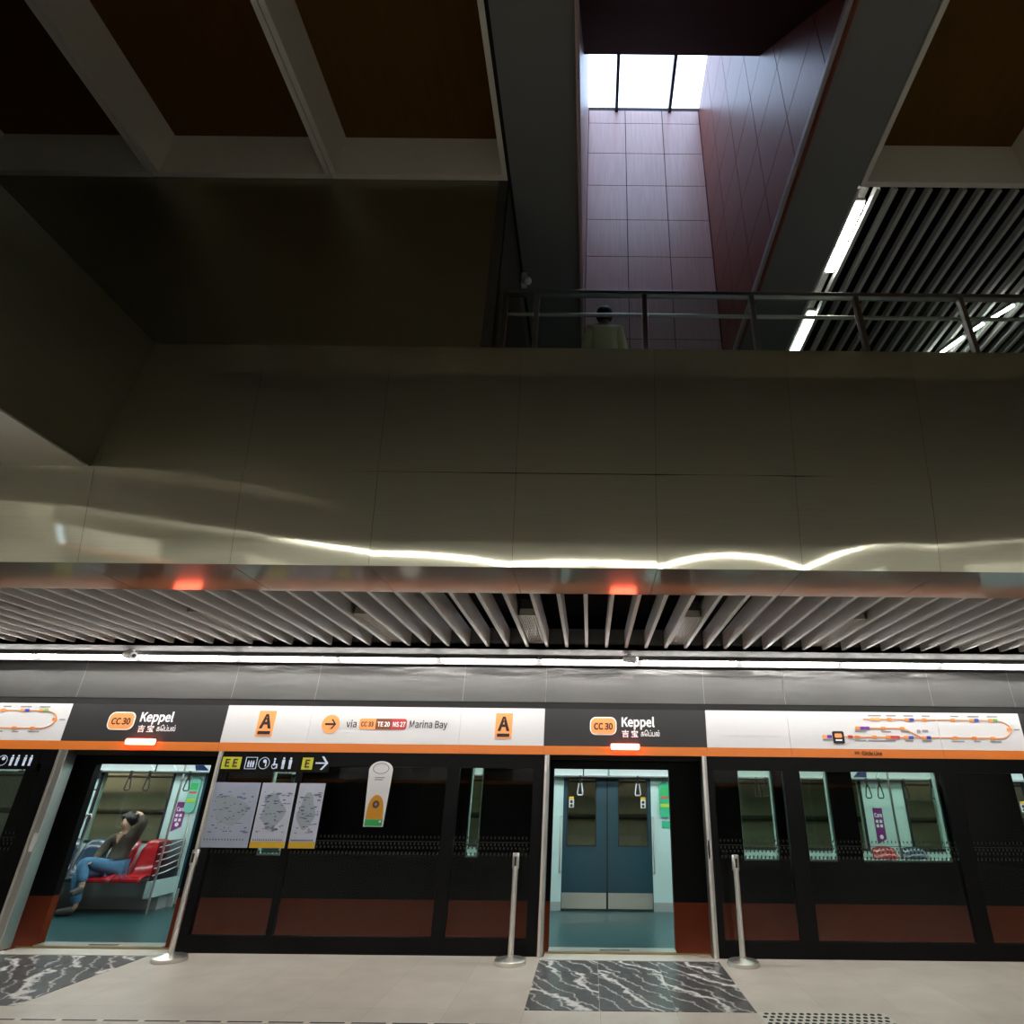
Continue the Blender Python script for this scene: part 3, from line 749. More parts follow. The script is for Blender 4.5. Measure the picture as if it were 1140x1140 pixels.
struct('ceiling_beam', mb, 'soffit')
struct('trim_5', MB().box(-.93, -.886, -2.5, 9.6, ZC + .006, ZC + .7), 'matteblack')
# shaft
ZG = 14.07
rows = [7.33, 8.235, 9.14, 10.045, 10.95, 11.855, 12.76, 13.665, 14.07]
cols = [-.165, .563, 1.297, 2.035]
mb = MB(); panels(mb, lambda m, a, b, c, d, t: m.box(a, b, 7.60, 7.62, c, d), cols, rows, .014, 0)
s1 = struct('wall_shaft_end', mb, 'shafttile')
struct('wall_shaft_end_backing', MB().box(-.3, 2.2, 7.62, 7.75, 7.33, 14.2), 'joint')
ys = [2.32, 3.2, 4.08, 4.955, 5.83, 6.71, 7.6]
mb = MB(); panels(mb, lambda m, a, b, c, d, t: m.box(2.04, 2.06, a, b, c, d), ys, rows, .012, 0)
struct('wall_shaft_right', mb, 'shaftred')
struct('wall_shaft_right_backing', MB().box(2.06, 2.2, 2.3, 7.75, 7.46, 14.2), 'joint')
mb = MB(); panels(mb, lambda m, a, b, c, d, t: m.box(-.19, -.17, a, b, c, d), ys, rows, .012, 0)
struct('wall_shaft_left', mb, 'shafttile')
struct('wall_shaft_left_backing', MB().box(-.33, -.19, 2.3, 7.75, 7.46, 14.2), 'joint')
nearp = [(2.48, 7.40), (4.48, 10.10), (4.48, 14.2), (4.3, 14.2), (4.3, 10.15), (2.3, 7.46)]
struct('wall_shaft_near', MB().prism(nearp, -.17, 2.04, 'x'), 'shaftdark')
struct('trim_6', MB().box(2.0, 2.045, 2.45, 7.6, ZC + .004, ZC + .075), 'lip')
struct('trim_7', MB().box(-.18, -.155, 2.45, 7.6, ZC + .004, ZC + .10), 'lip')
w = sroot('window_1', (.93, 6.0, ZG))
obj('pane', MB().add([(-.3, 4.3, ZG + .12), (2.2, 4.3, ZG + .12), (2.2, 7.75, ZG + .12), (-.3, 7.75, ZG + .12)], [(0, 1, 2, 3)]), glassmat('skylight_glass', (.95, .97, 1), .5), w)
mb = MB()
for x in (.39, 1.455): mb.box(x - .03, x + .03, 4.3, 7.60, ZG - .05, ZG + .12)
obj('mullion', mb, 'black', w)

# upper slatted ceiling over the balcony
ZU = 7.45
base = None
for k in range(0, 30):
    x = 2.985 + k * .1835
    y1 = 9.5
    if base is None:
        base = tag(obj('ceiling_baffle', MB().box(x - .022, x + .022, 4.33, y1, ZU, ZU + .085), 'baffle', at=(x, 6, ZU)), 'grey ceiling baffle in the slatted ceiling above the balcony', 'ceiling baffle', 'ceiling baffles above the balcony')
    else: copytree(base, (x, 6, ZU))
struct('ceiling_concourse', MB().box(2.735, 11.9, 4.28, 9.6, 7.95, 8.05), 'void')
struct('trim_8', MB().box(2.745, 2.775, 4.30, 9.5, ZC + .01, ZU + .20).box(2.775, 2.96, 4.30, 9.5, ZU + .17, ZU + .20), 'baffle')
def upper_lamp(p, q, lab, w=.045):
    p, q = Vector(p), Vector(q); d = (q - p).normalized(); s = Vector((-d.y, d.x, 0)) * w
    t = thing('linear_lamp', lab, 'ceiling lamp', (p + q) / 2 + Vector((0, 0, .03)))
    def slab(s, z0, z1, e):
        a, b = p - d * e, q + d * e
        return MB().add([a - s + Vector((0, 0, z0)), b - s + Vector((0, 0, z0)), b + s + Vector((0, 0, z0)), a + s + Vector((0, 0, z0)),
                         a - s + Vector((0, 0, z1)), b - s + Vector((0, 0, z1)), b + s + Vector((0, 0, z1)), a + s + Vector((0, 0, z1))],
                        [(0, 3, 2, 1), (4, 5, 6, 7), (0, 1, 5, 4), (1, 2, 6, 5), (2, 3, 7, 6), (3, 0, 4, 7)])
    obj('housing', slab(s * 1.25, 0, .04, .02), 'ceilwhite', t)
    obj('diffuser', slab(s, -.03, 0, 0), 'lamp_up', t, bevel=.008)
upper_lamp((2.875, 4.52, 7.50), (2.88, 5.48, 7.50), 'bright linear lamp beside the grey beam, above the balcony railing')
upper_lamp((2.895, 6.17, 7.50), (2.90, 7.1, 7.50), 'bright linear lamp seen through the balcony glass below the other lamp')
upper_lamp((5.40, 5.90, 7.40), (5.255, 6.165, 7.40), 'thin linear lamp at the right edge behind the railing, upper of three', .018)
upper_lamp((5.21, 6.235, 7.40), (5.135, 6.40, 7.40), 'short thin linear lamp behind the railing, middle of three', .018)
upper_lamp((5.09, 6.51, 7.40), (4.92, 6.95, 7.40), 'thin linear lamp behind the railing post, lower of three', .018)

# balcony railing
RY = 4.42
rt = thing('balcony_railing', 'glass balcony railing with dark steel posts on the bulkhead edge', 'railing', (1.5, RY, 4.9))
px = [-.86, -.56, .475, 1.51, 2.52, 3.53, 4.56, 5.6]
for x in px: obj('post', MB().box(x - .022, x + .022, RY - .03, RY + .03, 4.9, 6.02), 'rail', rt, bevel=.004)
for a, b in zip(px, px[1:]):
    obj('glass_panel', MB().box(a + .035, b - .035, RY - .006, RY + .006, 4.95, 5.99), 'railglass', rt)
obj('top_rail', MB().box(-.88, 5.7, RY - .035, RY + .035, 6.01, 6.055), 'rail', rt, bevel=.006)
obj('handrail', MB().tube([(-.86, RY + .10, 5.86), (5.7, RY + .10, 5.86)], .02, 12), 'stain', rt, smooth=True)
mb = MB()
for x in px: mb.tube([(x, RY + .02, 5.80), (x, RY + .07, 5.81), (x, RY + .10, 5.845)], .007, 8)
obj('handrail_bracket', mb, 'rail', rt)
t = thing('security_camera', 'small pale security camera at the wall corner above the railing end', 'security camera', (-.87, 5.5, 7.3))
obj('mount', MB().box(-.90, -.84, 5.46, 5.54, 7.22, 7.40), 'camwhite', t)
obj('body', MB().sphere((-.82, 5.44, 7.24), .05), 'camwhite', t, smooth=True)

# ------------------------------------------------------------------ tunnel behind the train
tw = struct('wall_tunnel', MB().box(XL, XR, 11.9, 12.1, -1.2, 4.0), 'concrete')
mb = MB()
for z, r in ((1.80, .02), (1.24, .045)): mb.tube([(XL, 11.8, z), (XR, 11.8, z)], r, 10)
obj('cable_run', mb, 'cable', tw)
struct('ceiling_tunnel', MB().box(XL, XR, 8.28, 12.1, 3.3, 3.6), 'void')
for x, w in ((-8.6, .5), (-2.5, .12), (.4, .10), (3.2, .08), (6.6, .3)):  # unseen lights added to brighten the tunnel wall behind the train windows
    obj('tunnel_fill_light', MB().box(x - w, x + w, 11.55, 11.60, 2.55, 2.60), bpy.data.materials.get('tunnel_fill_light') or emis('tunnel_fill_light', (1, .88, .70), 60), tw)

# ------------------------------------------------------------------ train
TR = thing('train', 'metro train behind the platform doors, black outside with lit teal interior', 'train', (0, 9.6, 0))
TX0, TX1 = -10.5, 8.2
Y0, Y1 = 8.32, 8.42
DO = [(-6.28, -4.82), (-.455, 1.0), (5.35, 6.8)]
WI = [(-9.2, -8.35), (-8.2, -7.15), (-4.02, -3.72), (-1.50, -1.345), (1.87, 2.31), (2.66, 3.01), (3.31, 4.40)]
WZ0, WZ1 = .904, 1.925
cuts = sorted([(a, b, 'd') for a, b in DO] + [(a, b, 'w') for a, b in WI])
sh = MB(); lo = MB(); x = TX0
def outer(a, b, z0, z1):
    if z0 < .47: lo.box(a, b, Y0, Y1, z0, min(z1, .47))
    if z1 > .47: sh.box(a, b, Y0, Y1, max(z0, .47), z1)
for a, b, k in cuts:
    outer(x, a, -.12, 2.5)
    if k == 'w': outer(a, b, -.12, WZ0); outer(a, b, WZ1, 2.5)
    else: outer(a, b, 1.90, 2.5); lo.box(a, b, Y0 - .02, Y1, -.12, -.012)
    x = b
outer(x, TX1, -.12, 2.5)
sh.box(TX0, TX1, Y0, 10.95, 2.5, 2.58)
obj('body_shell', sh, 'trainblack', TR)
obj('lower_band', lo, 'trainred', TR)
obj('underframe', MB().box(TX0, TX1, 8.40, 10.9, -.9, -.12), 'matteblack', TR)
for a, b in WI:
    obj('window_pane', MB().box(a, b, Y0 + .02, Y0 + .026, WZ0, WZ1), 'trainglass', TR)
    m = MB().box(a, b, Y0 + .03, Y1 + .01, WZ0, WZ0 + .02).box(b - .02, b, Y0 + .03, Y1 + .01, WZ0, WZ1).box(a, a + .012, Y0 + .03, Y1 + .01, WZ0, WZ1)
    obj('window_frame', m, 'teal_wall', TR)
for a, b in DO[:2]:
    m = MB().box(a, b, 8.26, 8.45, -.03, .002); o = obj('door_threshold', m, 'kick', TR)
    c = (a + b) / 2 + .03
    obj('threshold_vent', MB().box(c - .17, c + .17, 8.30, 8.34, .002, .005), 'slot', o)
obj('cabin_floor', MB().box(TX0, TX1, 8.42, 10.9, -.12, 0), 'trainfloor', TR)
obj('cabin_ceiling', MB().box(TX0, TX1, 8.42, 10.9, 2.30, 2.36), 'teal_wall', TR)
# ceiling lamp lines
for y in (8.95, 9.9):
    mb = MB()
    for i in range(9): mb.box(TX0 + .2 + i * 2.05, TX0 + 2.1 + i * 2.05, y - .07, y + .07, 2.27, 2.30)
    obj('ceiling_lamp', mb, 'trainlamp', TR)
# far wall
FY = 10.75
FD = [(-6.28, -4.82), (-.425, .985), (5.70, 7.12)]
FW = [(-9.9, -8.25), (-7.95, -6.78), (-4.35, -3.2), (-2.6, -1.2), (1.75, 2.95), (3.10, 4.38), (5.10, 5.60)]
FZ0, FZ1 = .86, 1.86
fw = MB(); x = TX0
for a, b, k in sorted([(a, b, 'd') for a, b in FD] + [(a, b, 'w') for a, b in FW]):
    fw.box(x, a, FY, FY + .12, 0, 2.3)
    if k == 'w': fw.box(a, b, FY, FY + .12, 0, FZ0).box(a, b, FY, FY + .12, FZ1, 2.3)
    else: fw.box(a, b, FY, FY + .12, 1.86, 2.3)
    x = b
fw.box(x, TX1, FY, FY + .12, 0, 2.3)
obj('wall_lining', fw, 'teal_wall', TR)
sk = MB(); x = TX0
for a, b in FD: sk.box(x, a - .0, FY - .006, FY, 0, .12); x = b
sk.box(x, TX1, FY - .006, FY, 0, .12)
obj('skirting', sk, 'plinth', TR)
for a, b in FW:
    f = .025
    m = MB().box(a - f, a + f * .4, FY - .01, FY + .02, FZ0 - f, FZ1).box(b - f * .4, b + f, FY - .01, FY + .02, FZ0 - f, FZ1).box(a, b, FY - .01, FY + .02, FZ0 - f, FZ0 + f * .4)
    o = obj('window_frame', m, 'rubber', TR)
    obj('window_pane', MB().box(a, b, FY + .05, FY + .056, FZ0, FZ1), 'trainglass', o)
# far doors
for a, b in FD:
    c = (a + b) / 2
    for sgn, (p, q) in ((-1, (a, c - .006)), (1, (c + .006, b))):
        wa, wb_ = (p + .11, q - .165) if sgn < 0 else (p + .165, q - .055)
        if sgn < 0: wa = p + .06
        zb = .855
        m = MB().box(p, wa, FY + .02, FY + .06, .02, 1.86).box(wb_, q, FY + .02, FY + .06, .02, 1.86).box(wa, wb_, FY + .02, FY + .06, .02, zb).box(wa, wb_, FY + .02, FY + .06, 1.82, 1.86)
        o = obj('door_leaf', m, 'traindoor', TR)
        m = MB().box(wa, wa + .018, FY + .01, FY + .03, zb, 1.82).box(wb_ - .018, wb_, FY + .01, FY + .03, zb, 1.82).box(wa, wb_, FY + .01, FY + .03, zb, zb + .018)
        obj('window_gasket', m, 'rubber', o)
        obj('window_pane', MB().box(wa, wb_, FY + .035, FY + .04, zb, 1.82), 'trainglass', o)
        obj('kick_plate', MB().box(p + .01, q - .01, FY + .012, FY + .02, .03, .235), 'kick', o)
        sx = wa + .07 if sgn < 0 else wb_ - .07
        st = obj('warning_sticker', MB().box(sx - .04, sx + .04, FY + .028, FY + .034, 1.40, 1.56), 'decal', o)
        obj('sticker_head', MB().box(sx - .04, sx + .04, FY + .025, FY + .029, 1.52, 1.56), 'yellow', st)
        obj('sticker_pictogram', MB().prism(circle(sx, 1.485, .024, 14), FY + .024, FY + .028).prism(circle(sx, 1.43, .022, 14), FY + .024, FY + .028), 'slot', st)
    obj('door_seal', MB().box(c - .012, c + .012, FY + .008, FY + .05, .02, 1.86), 'rubber', TR)
    for hx in (a - .05, b + .0):
        m = MB().tube([(hx + .02, FY - .002, 1.27), (hx + .02, FY - .07, 1.25), (hx + .02, FY - .07, .54), (hx + .02, FY - .002, .50)], .013, 10)
        obj('grab_handle', m, 'stain', TR, smooth=True)
# sloping lamp-cove panels above the far wall, given a glow of their own
xs = [-10.4, -8.4, -7.02, -6.66, -5.0, -3.2, -1.55, .30, 2.1, 3.35, 4.62, 6.4, 8.1]
for i, (a, b) in enumerate(zip(xs, xs[1:])):
    m = MB().add([(a + .018, 10.60, 1.875), (b - .018, 10.60, 1.875), (b - .018, 10.18, 2.16), (a + .018, 10.18, 2.16),
                  (a + .018, 10.62, 1.90), (b - .018, 10.62, 1.90), (b - .018, 10.20, 2.19), (a + .018, 10.20, 2.19)],
                 [(0, 1, 2, 3), (7, 6, 5, 4), (0, 4, 5, 1), (1, 5, 6, 2), (2, 6, 7, 3), (3, 7, 4, 0)])
    o = obj('cove_panel', m, backlit('cove_glow', (.72, .86, .84), .42) if i == 0 else bpy.data.materials['cove_glow'], TR)
    if i in (3, 9):
        cx = -6.25 if i == 3 else 4.35
        obj('advert_print', MB().add([(cx - .11, 10.585, 1.882), (cx + .11, 10.585, 1.882), (cx + .07, 10.47, 1.958), (cx - .07, 10.47, 1.958)], [(0, 1, 2, 3)]), 'blueprint', o)
obj('cornice', MB().box(TX0, TX1, 10.56, FY, 1.845, 1.872), 'plinth', TR)
# grab rails and straps
GY = 9.9
for (a, b) in ((-8.6, -4.5), (-1.8, 1.6), (1.9, 5.6)):
    m = MB().tube([(a, GY, 1.835), (b, GY, 1.835)], .014, 10)
    for q in (a + .05, (a + b) / 2, b - .05): m.tube([(q, GY, 1.835), (q, GY, 2.30)], .010, 8)
    obj('grab_rail', m, 'slot', TR, smooth=True)
for x in (-7.37, -6.90, -6.62, -6.02, -.145, .716, 2.50, 2.64, 4.16, 4.34, 4.72, 5.13):
    s = obj('strap', MB().box(x - .012, x + .012, GY - .018, GY + .018, 1.745, 1.86), 'rubber', TR)
    hz, w = 1.665, .042
    loop = [(x - .02, GY, 1.745), (x - w, GY, hz - .055), (x - w * .7, GY, hz - .075), (x + w * .7, GY, hz - .075), (x + w, GY, hz - .055), (x + .02, GY, 1.745), (x - .02, GY, 1.745)]
    obj('strap_handle', MB().tube(loop, .009, 8), 'slot' if x < -1 or x > 2 else 'decal', s, smooth=True)
# vertical poles
for x, y in ((-6.25, 10.12), (-7.45, 9.9), (4.42, 9.75), (2.86, 9.3)):
    obj('pole', MB().tube([(x, y, 0), (x, y, 2.3)], .016, 12), 'satin', TR, smooth=True)
obj('bow_handle', MB().tube([(-7.02, 9.30, .42), (-6.94, 9.30, 1.24), (-6.92, 9.31, 1.285), (-6.88, 9.32, 1.285), (-6.865, 9.33, 1.24), (-6.95, 9.34, .52)], .014, 10), 'satin', TR, smooth=True)
# draught screen with stripes
SXN = -6.33
o = obj('draught_screen', MB().box(SXN - .008, SXN + .008, 10.12, 10.74, .40, .91), glassmat('screen_glass', (.55, .52, .55), .8), TR)
mb = MB()
for k in range(5):
    z = .47 + k * .09; mb.tube([(SXN + .012, 10.14, z), (SXN + .012, 10.40, z + .02), (SXN + .012, 10.72, z + .075)], .006, 6)
obj('screen_stripe', mb, 'decal', o)
obj('screen_base', MB().box(SXN - .03, SXN + .03, 10.12, 10.74, .19, .40), 'teal_wall', TR)
obj('bench_plinth', MB().box(-9.4, SXN - .03, 10.36, 10.72, .17, .38).box(-9.4, SXN - .03, 10.50, 10.72, 0, .17), 'plinth', TR)
# bucket seats
def seat(x, mat, nm, z0=.43):
    m = MB(); W = .212; n = 8; vs = []; fs = []
    prof = [(9.98, z0 - .035), (9.99, z0 + .0), (10.08, z0 + .01), (10.22, z0 - .012), (10.36, z0 - .012), (10.44, z0 + .03), (10.49, z0 + .15), (10.54, z0 + .32), (10.575, z0 + .43), (10.60, z0 + .455), (10.63, z0 + .44)]
    for k, (y, z) in enumerate(prof):
        for i in range(n + 1):
            s = -1 + 2 * i / n; ww = W * (1 if k < 7 else (1 - .06 * (k - 6)))
            rise = .028 * s * s if 1 < k < 9 else 0
            yy = y - (.05 * s * s if k >= 5 else -.03 * s * s * (k < 3)); zz = z + (rise if k < 6 else 0) - (.03 * s ** 4 if k >= 8 else 0)
            vs.append((x + s * ww, yy, zz))
    k = len(prof); fs = [(a * (n + 1) + i, a * (n + 1) + i + 1, (a + 1) * (n + 1) + i + 1, (a + 1) * (n + 1) + i) for a in range(k - 1) for i in range(n)]
    m.add(vs, fs)
    o = obj(nm, m, mat, TR, smooth=True)
    md = o.modifiers.new('shell', 'SOLIDIFY'); md.thickness = .02; md.offset = -1
    return o
for x in (-6.60, -7.05): seat(x, 'redseat', 'red_seat')
for x in (-7.50, -7.95, -8.40): seat(x, 'blueseat', 'blue_seat')
seat(4.52, 'redseat', 'red_seat'); seat(4.97, 'blueseat', 'blue_seat')
# posters and equipment on the lining
def care(x, w, z0, z1):
    o = obj('poster', MB().prism([(x - w, z1), (x + w, z1), (x + w, z0 + .07), (x - w, z0)], FY - .008, FY - .002), 'purple', TR)
    text('lettering', 'Care', x - w * .8, z1 - .13, FY - .010, .060, 'decal', o, .01, width=w * 1.6)
    m = MB()
    for i in range(2):
        for j in range(2): m.box(x - w * .7 + i * w * .8, x - w * .2 + i * w * .8, FY - .011, FY - .008, z1 - .21 - j * .065, z1 - .17 - j * .065)
    m.prism(circle(x, z0 + .10, w * .4, 12), FY - .011, FY - .008)
    obj('poster_print', m, 'decal', o)
care(-6.53, .075, 1.0, 1.42); care(4.61, .075, .93, 1.44)
for x in (-6.38, 1.20):
    o = obj('equipment_cover', MB().prism(rrect(x, 1.53, .165, .52, .07), FY - .05, FY), 'mint' if x > 0 else pbsdf('mint_pale', (.16, .46, .36), .4), TR)
    obj('cover_label', MB().box(x - .06, x + .06, FY - .053, FY - .049, 1.60, 1.70), 'greenprint', o)
    obj('cover_stripe', MB().box(x - .06, x + .06, FY - .053, FY - .049, 1.545, 1.575), 'badgered', o)
    obj('cover_print', MB().box(x - .07, x + .07, FY - .053, FY - .049, 1.42, 1.47), 'lime', o)
    if x > 0: obj('exit_sticker', MB().box(x - .05, x + .08, FY - .008, FY - .002, 1.12, 1.22), 'mint', TR)

# ------------------------------------------------------------------ people
def skin(name, nodes, edges, mat, parent, sub=2, roots=()):
    me = bpy.data.meshes.new(name + '_sk'); keys = list(nodes); ix = {k: i for i, k in enumerate(keys)}
    org = wloc(parent)
    me.from_pydata([tuple(Vector(nodes[k][0]) - org) for k in keys], [(ix[a], ix[b]) for a, b in edges], [])
    t = bpy.data.objects.new(name + '_tmp', me); COL.objects.link(t)
    t.modifiers.new('s', 'SKIN'); ss = t.modifiers.new('u', 'SUBSURF'); ss.levels = ss.render_levels = sub
    for i, k in enumerate(keys):
        r = nodes[k][1]; r = r if isinstance(r, tuple) else (r, r)
        d = me.skin_vertices[0].data[i]; d.radius = r; d.use_root = (i == 0 or k in roots)
    dg = bpy.context.evaluated_depsgraph_get(); dg.update()
    out = bpy.data.meshes.new_from_object(t.evaluated_get(dg)); out.name = name
    bpy.data.objects.remove(t); bpy.data.meshes.remove(me)
    out.materials.clear(); out.materials.append(M[mat])
    for p in out.polygons: p.use_smooth = True
    o = bpy.data.objects.new(name, out); return link(o, parent, org)
def hand(nodes, edges, wrist_key, pre, d, side, s=1.0):
    """palm with four fingers and a thumb; d along the hand, side across it"""
    w = Vector(nodes[wrist_key][0]); d = Vector(d).normalized(); side = Vector(side).normalized(); nrm = d.cross(side).normalized()
    nodes[pre + 'p1'] = (w + d * .04 * s, (.030 * s, .016 * s)); nodes[pre + 'p2'] = (w + d * .075 * s, (.036 * s, .014 * s))
    edges += [(wrist_key, pre + 'p1'), (pre + 'p1', pre + 'p2')]
    roots = []
    for i, l in enumerate((.060, .072, .068, .052)):
        o = w + d * .07 * s + side * (-.027 + .018 * i) * s
        a, b, c = pre + 'f%da' % i, pre + 'f%db' % i, pre + 'f%dc' % i
        nodes[a] = (o, .009 * s); nodes[b] = (o + d * l * .6 * s + nrm * .006 * s, .008 * s); nodes[c] = (o + d * l * .95 * s + nrm * .026 * s, .0065 * s)
        edges += [(a, b), (b, c)]; roots.append(a)
    o = w + d * .025 * s - side * .022 * s; a, b, c = pre + 'ta', pre + 'tb', pre + 'tc'
    nodes[a] = (o, .010 * s); nodes[b] = (o + (d * .6 - side) .normalized() * .035 * s, .009 * s); nodes[c] = (o + (d * .6 - side).normalized() * .035 * s + d * .028 * s + nrm * .01 * s, .007 * s)
    edges += [(a, b), (b, c)]; roots.append(a)
    return roots
def face(parent, c, fwd, up, s=1.0):
    """eyes, ears and mouth on the head of the body"""
    c = Vector(c); fwd = Vector(fwd).normalized(); up = Vector(up).normalized(); sd = fwd.cross(up).normalized()
    m = MB()
    for q in (1, -1): m.sphere(c + fwd * .082 * s + sd * q * .030 * s + up * .006 * s, (.010 * s, .008 * s, .006 * s), 8, 6)
    obj('eye', m, 'hair', parent, smooth=True)
    obj('mouth', MB().sphere(c + fwd * .083 * s - up * .048 * s, (.020 * s, .012 * s, .006 * s), 8, 6), pbsdf('lips', (.28, .11, .09), .5), parent, smooth=True)

# seated passenger in the train
P1 = thing('person', 'person in brown jacket and jeans sitting cross-legged inside the train', 'person', (-7.03, 10.2, 0))
N = {'pel': ((-7.02, 10.30, .56), (.125, .10)), 'wa': ((-7.02, 10.33, .70), (.115, .085)), 'ch': ((-7.01, 10.34, .86), (.135, .095)), 'ut': ((-7.0, 10.33, .96), (.085, .07)), 'nk': ((-6.995, 10.30, 1.035), .046),
     'h1': ((-6.995, 10.27, 1.10), (.062, .070)), 'h2': ((-6.995, 10.265, 1.165), (.072, .084)), 'h3': ((-6.985, 10.275, 1.225), (.058, .066)), 'ns': ((-7.005, 10.190, 1.135), .011),
     'ls': ((-6.855, 10.33, .965), .058), 'le': ((-6.745, 10.26, 1.15), .044), 'lw': ((-6.855, 10.31, 1.265), .028),
     'rs': ((-7.155, 10.32, .945), .058), 're': ((-7.235, 10.22, .72), .044), 'rw': ((-7.15, 10.02, .665), .028),
     'lh': ((-6.945, 10.25, .55), .085), 'lk': ((-7.22, 9.90, .67), .062), 'la': ((-7.09, 9.88, .345), .036), 'lt': ((-7.10, 9.76, .30), .03),
     'rh': ((-7.10, 10.24, .54), .085), 'rk': ((-7.25, 9.92, .53), .060), 'ra': ((-7.16, 9.97, .09), .038), 'rt': ((-7.33, 9.90, .045), .032)}
Ed = [('pel', 'wa'), ('wa', 'ch'), ('ch', 'ut'), ('ut', 'nk'), ('nk', 'h1'), ('h1', 'h2'), ('h2', 'h3'), ('h2', 'ns'), ('ut', 'ls'), ('ls', 'le'), ('le', 'lw'), ('ut', 'rs'), ('rs', 're'), ('re', 'rw'),
      ('pel', 'lh'), ('lh', 'lk'), ('lk', 'la'), ('la', 'lt'), ('pel', 'rh'), ('rh', 'rk'), ('rk', 'ra'), ('ra', 'rt')]
N1 = dict(N); E1 = list(Ed); rts = []
rts += hand(N1, E1, 'lw', 'L', (-.6, .1, .15), (0, 1, .3)); rts += hand(N1, E1, 'rw', 'R', (.1, -.6, -.05), (-1, 0, 0))
skin('body', N1, E1, 'skin', P1, 2, rts)
def grow(src, keys, g): return {k: (src[k][0], tuple(q + g for q in (src[k][1] if isinstance(src[k][1], tuple) else (src[k][1],) * 2))) for k in keys}
J = grow(N, ['pel', 'wa', 'ch', 'ut', 'ls', 'le', 'rs', 're'], .022)
J['pel'] = ((-7.02, 10.28, .585), (.175, .145)); J['lw2'] = ((-6.825, 10.30, 1.235), .046); J['rw2'] = ((-7.165, 10.06, .672), .046)
skin('jacket', J, [('pel', 'wa'), ('wa', 'ch'), ('ch', 'ut'), ('ut', 'ls'), ('ls', 'le'), ('le', 'lw2'), ('ut', 'rs'), ('rs', 're'), ('re', 'rw2')], 'jacket', P1)
T = grow(N, ['pel', 'lh', 'lk', 'rh', 'rk'], .018)
T['la2'] = ((-7.10, 9.885, .40), .062); T['ra2'] = ((-7.165, 9.965, .13), .068)
skin('jeans', T, [('pel', 'lh'), ('lh', 'lk'), ('lk', 'la2'), ('pel', 'rh'), ('rh', 'rk'), ('rk', 'ra2')], 'jeans', P1)
skin('shoe', {'a': ((-7.085, 9.89, .335), .055), 'b': ((-7.095, 9.82, .312), .052), 'c': ((-7.11, 9.715, .292), .042)}, [('a', 'b'), ('b', 'c')], 'shoe', P1)
skin('shoe', {'a': ((-7.155, 9.97, .070), .060), 'b': ((-7.24, 9.935, .058), .057), 'c': ((-7.37, 9.885, .046), .044)}, [('a', 'b'), ('b', 'c')], 'shoe', P1)
hm = MB().sphere((-6.985, 10.315, 1.195), (.112, .112, .108), 18, 14).sphere((-7.03, 10.285, 1.225), (.075, .08, .05), 14, 10).sphere((-6.935, 10.28, 1.205), (.075, .085, .065), 14, 10)
obj('hair', hm, 'hair', P1, smooth=True)
obj('shirt_neck', MB().prism([(-7.055, .985), (-6.975, .985), (-7.02, .87)], 10.205, 10.24), 'skin', P1)
face(P1, (-6.998, 10.255, 1.13), (-.12, -1, -.08), (0, 0, 1))

# person on the balcony, seen from behind
P2 = thing('person', 'person in a cream yellow shirt standing on the balcony with back turned', 'person', (.105, 5.1, 4.9))
bx, by, bz = .105, 5.1, 4.9
def q(x, y, z): return (bx + x, by + y, bz + z)
N = {'pel': (q(0, 0, .88), (.145, .10)), 'wa': (q(0, .0, 1.02), (.130, .09)), 'ch': (q(0, .01, 1.20), (.130, .10)), 'ut': (q(0, .02, 1.325), (.085, .075)), 'nk': (q(0, .03, 1.395), .05),
     'h1': (q(0, .05, 1.44), (.062, .072)), 'h2': (q(0, .055, 1.515), (.074, .088)), 'h3': (q(0, .045, 1.575), (.058, .066)), 'ns': (q(0, .135, 1.485), .011),
     'ls': (q(-.142, .02, 1.300), .050), 'le': (q(-.195, .03, 1.05), .042), 'lw': (q(-.17, .20, .92), .028),
     'rs': (q(.142, .02, 1.300), .050), 're': (q(.195, .03, 1.05), .042), 'rw': (q(.17, .20, .92), .028),
     'lh': (q(-.09, 0, .82), .090), 'lk': (q(-.10, .01, .47), .060), 'la': (q(-.10, -.03, .09), .038), 'lt': (q(-.11, .11, .04), .032),
     'rh': (q(.09, 0, .82), .090), 'rk': (q(.10, .01, .47), .060), 'ra': (q(.10, -.03, .09), .038), 'rt': (q(.11, .11, .04), .032)}
N1 = dict(N); E1 = list(Ed); rts = []
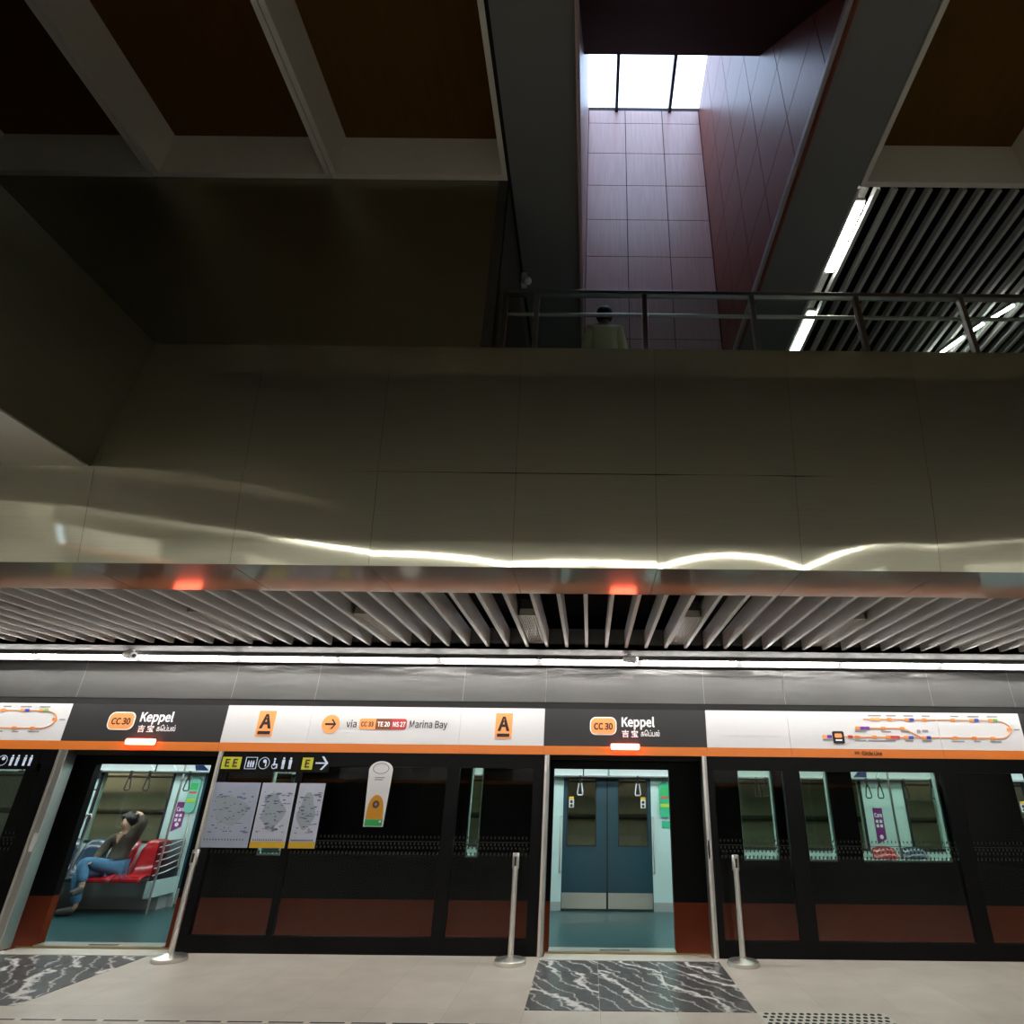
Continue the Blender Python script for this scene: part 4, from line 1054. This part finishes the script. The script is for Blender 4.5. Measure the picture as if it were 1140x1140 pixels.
rts += hand(N1, E1, 'lw', 'L', (.3, .8, -.2), (1, 0, 0)); rts += hand(N1, E1, 'rw', 'R', (-.3, .8, -.2), (-1, 0, 0))
skin('body', N1, E1, 'skin', P2, 2, rts)
J = grow(N, ['pel', 'wa', 'ch', 'ut', 'ls', 'le', 'rs', 're'], .026)
J['lw2'] = (q(-.185, .14, .95), .05); J['rw2'] = (q(.185, .14, .95), .05)
skin('shirt', J, [('pel', 'wa'), ('wa', 'ch'), ('ch', 'ut'), ('ut', 'ls'), ('ls', 'le'), ('le', 'lw2'), ('ut', 'rs'), ('rs', 're'), ('re', 'rw2')], 'cream', P2)
T = grow(N, ['pel', 'lh', 'lk', 'rh', 'rk'], .016)
T['la2'] = (q(-.10, -.02, .10), .06); T['ra2'] = (q(.10, -.02, .10), .06)
skin('trousers', T, [('pel', 'lh'), ('lh', 'lk'), ('lk', 'la2'), ('pel', 'rh'), ('rh', 'rk'), ('rk', 'ra2')], 'trouser', P2)
for sg in (-1, 1): skin('shoe', {'a': (q(sg * .10, -.04, .05), .046), 'b': (q(sg * .105, .05, .045), .045), 'c': (q(sg * .115, .15, .038), .035)}, [('a', 'b'), ('b', 'c')], 'shoe', P2)
obj('hair', MB().sphere(q(0, .03, 1.53), (.093, .100, .105), 16, 12), 'hair', P2, smooth=True)
face(P2, q(0, .06, 1.49), (0, 1, 0), (0, 0, 1))

# ------------------------------------------------------------------ daylight and view
W = bpy.data.worlds.new('sky'); S.world = W; W.use_nodes = True
bg = W.node_tree.nodes['Background']; bg.inputs[0].default_value = (.60, .74, 1.0, 1); bg.inputs[1].default_value = 3.7
vs = S.view_settings; vs.view_transform = 'Standard'; vs.look = 'None'; vs.gamma = 1; vs.use_curve_mapping = False; vs.exposure = 0.32
cy = S.cycles
cy.use_denoising = True; cy.max_bounces = 8; cy.diffuse_bounces = 4; cy.glossy_bounces = 5; cy.transparent_max_bounces = 16; cy.caustics_reflective = False; cy.caustics_refractive = False
cy.sample_clamp_indirect = 6
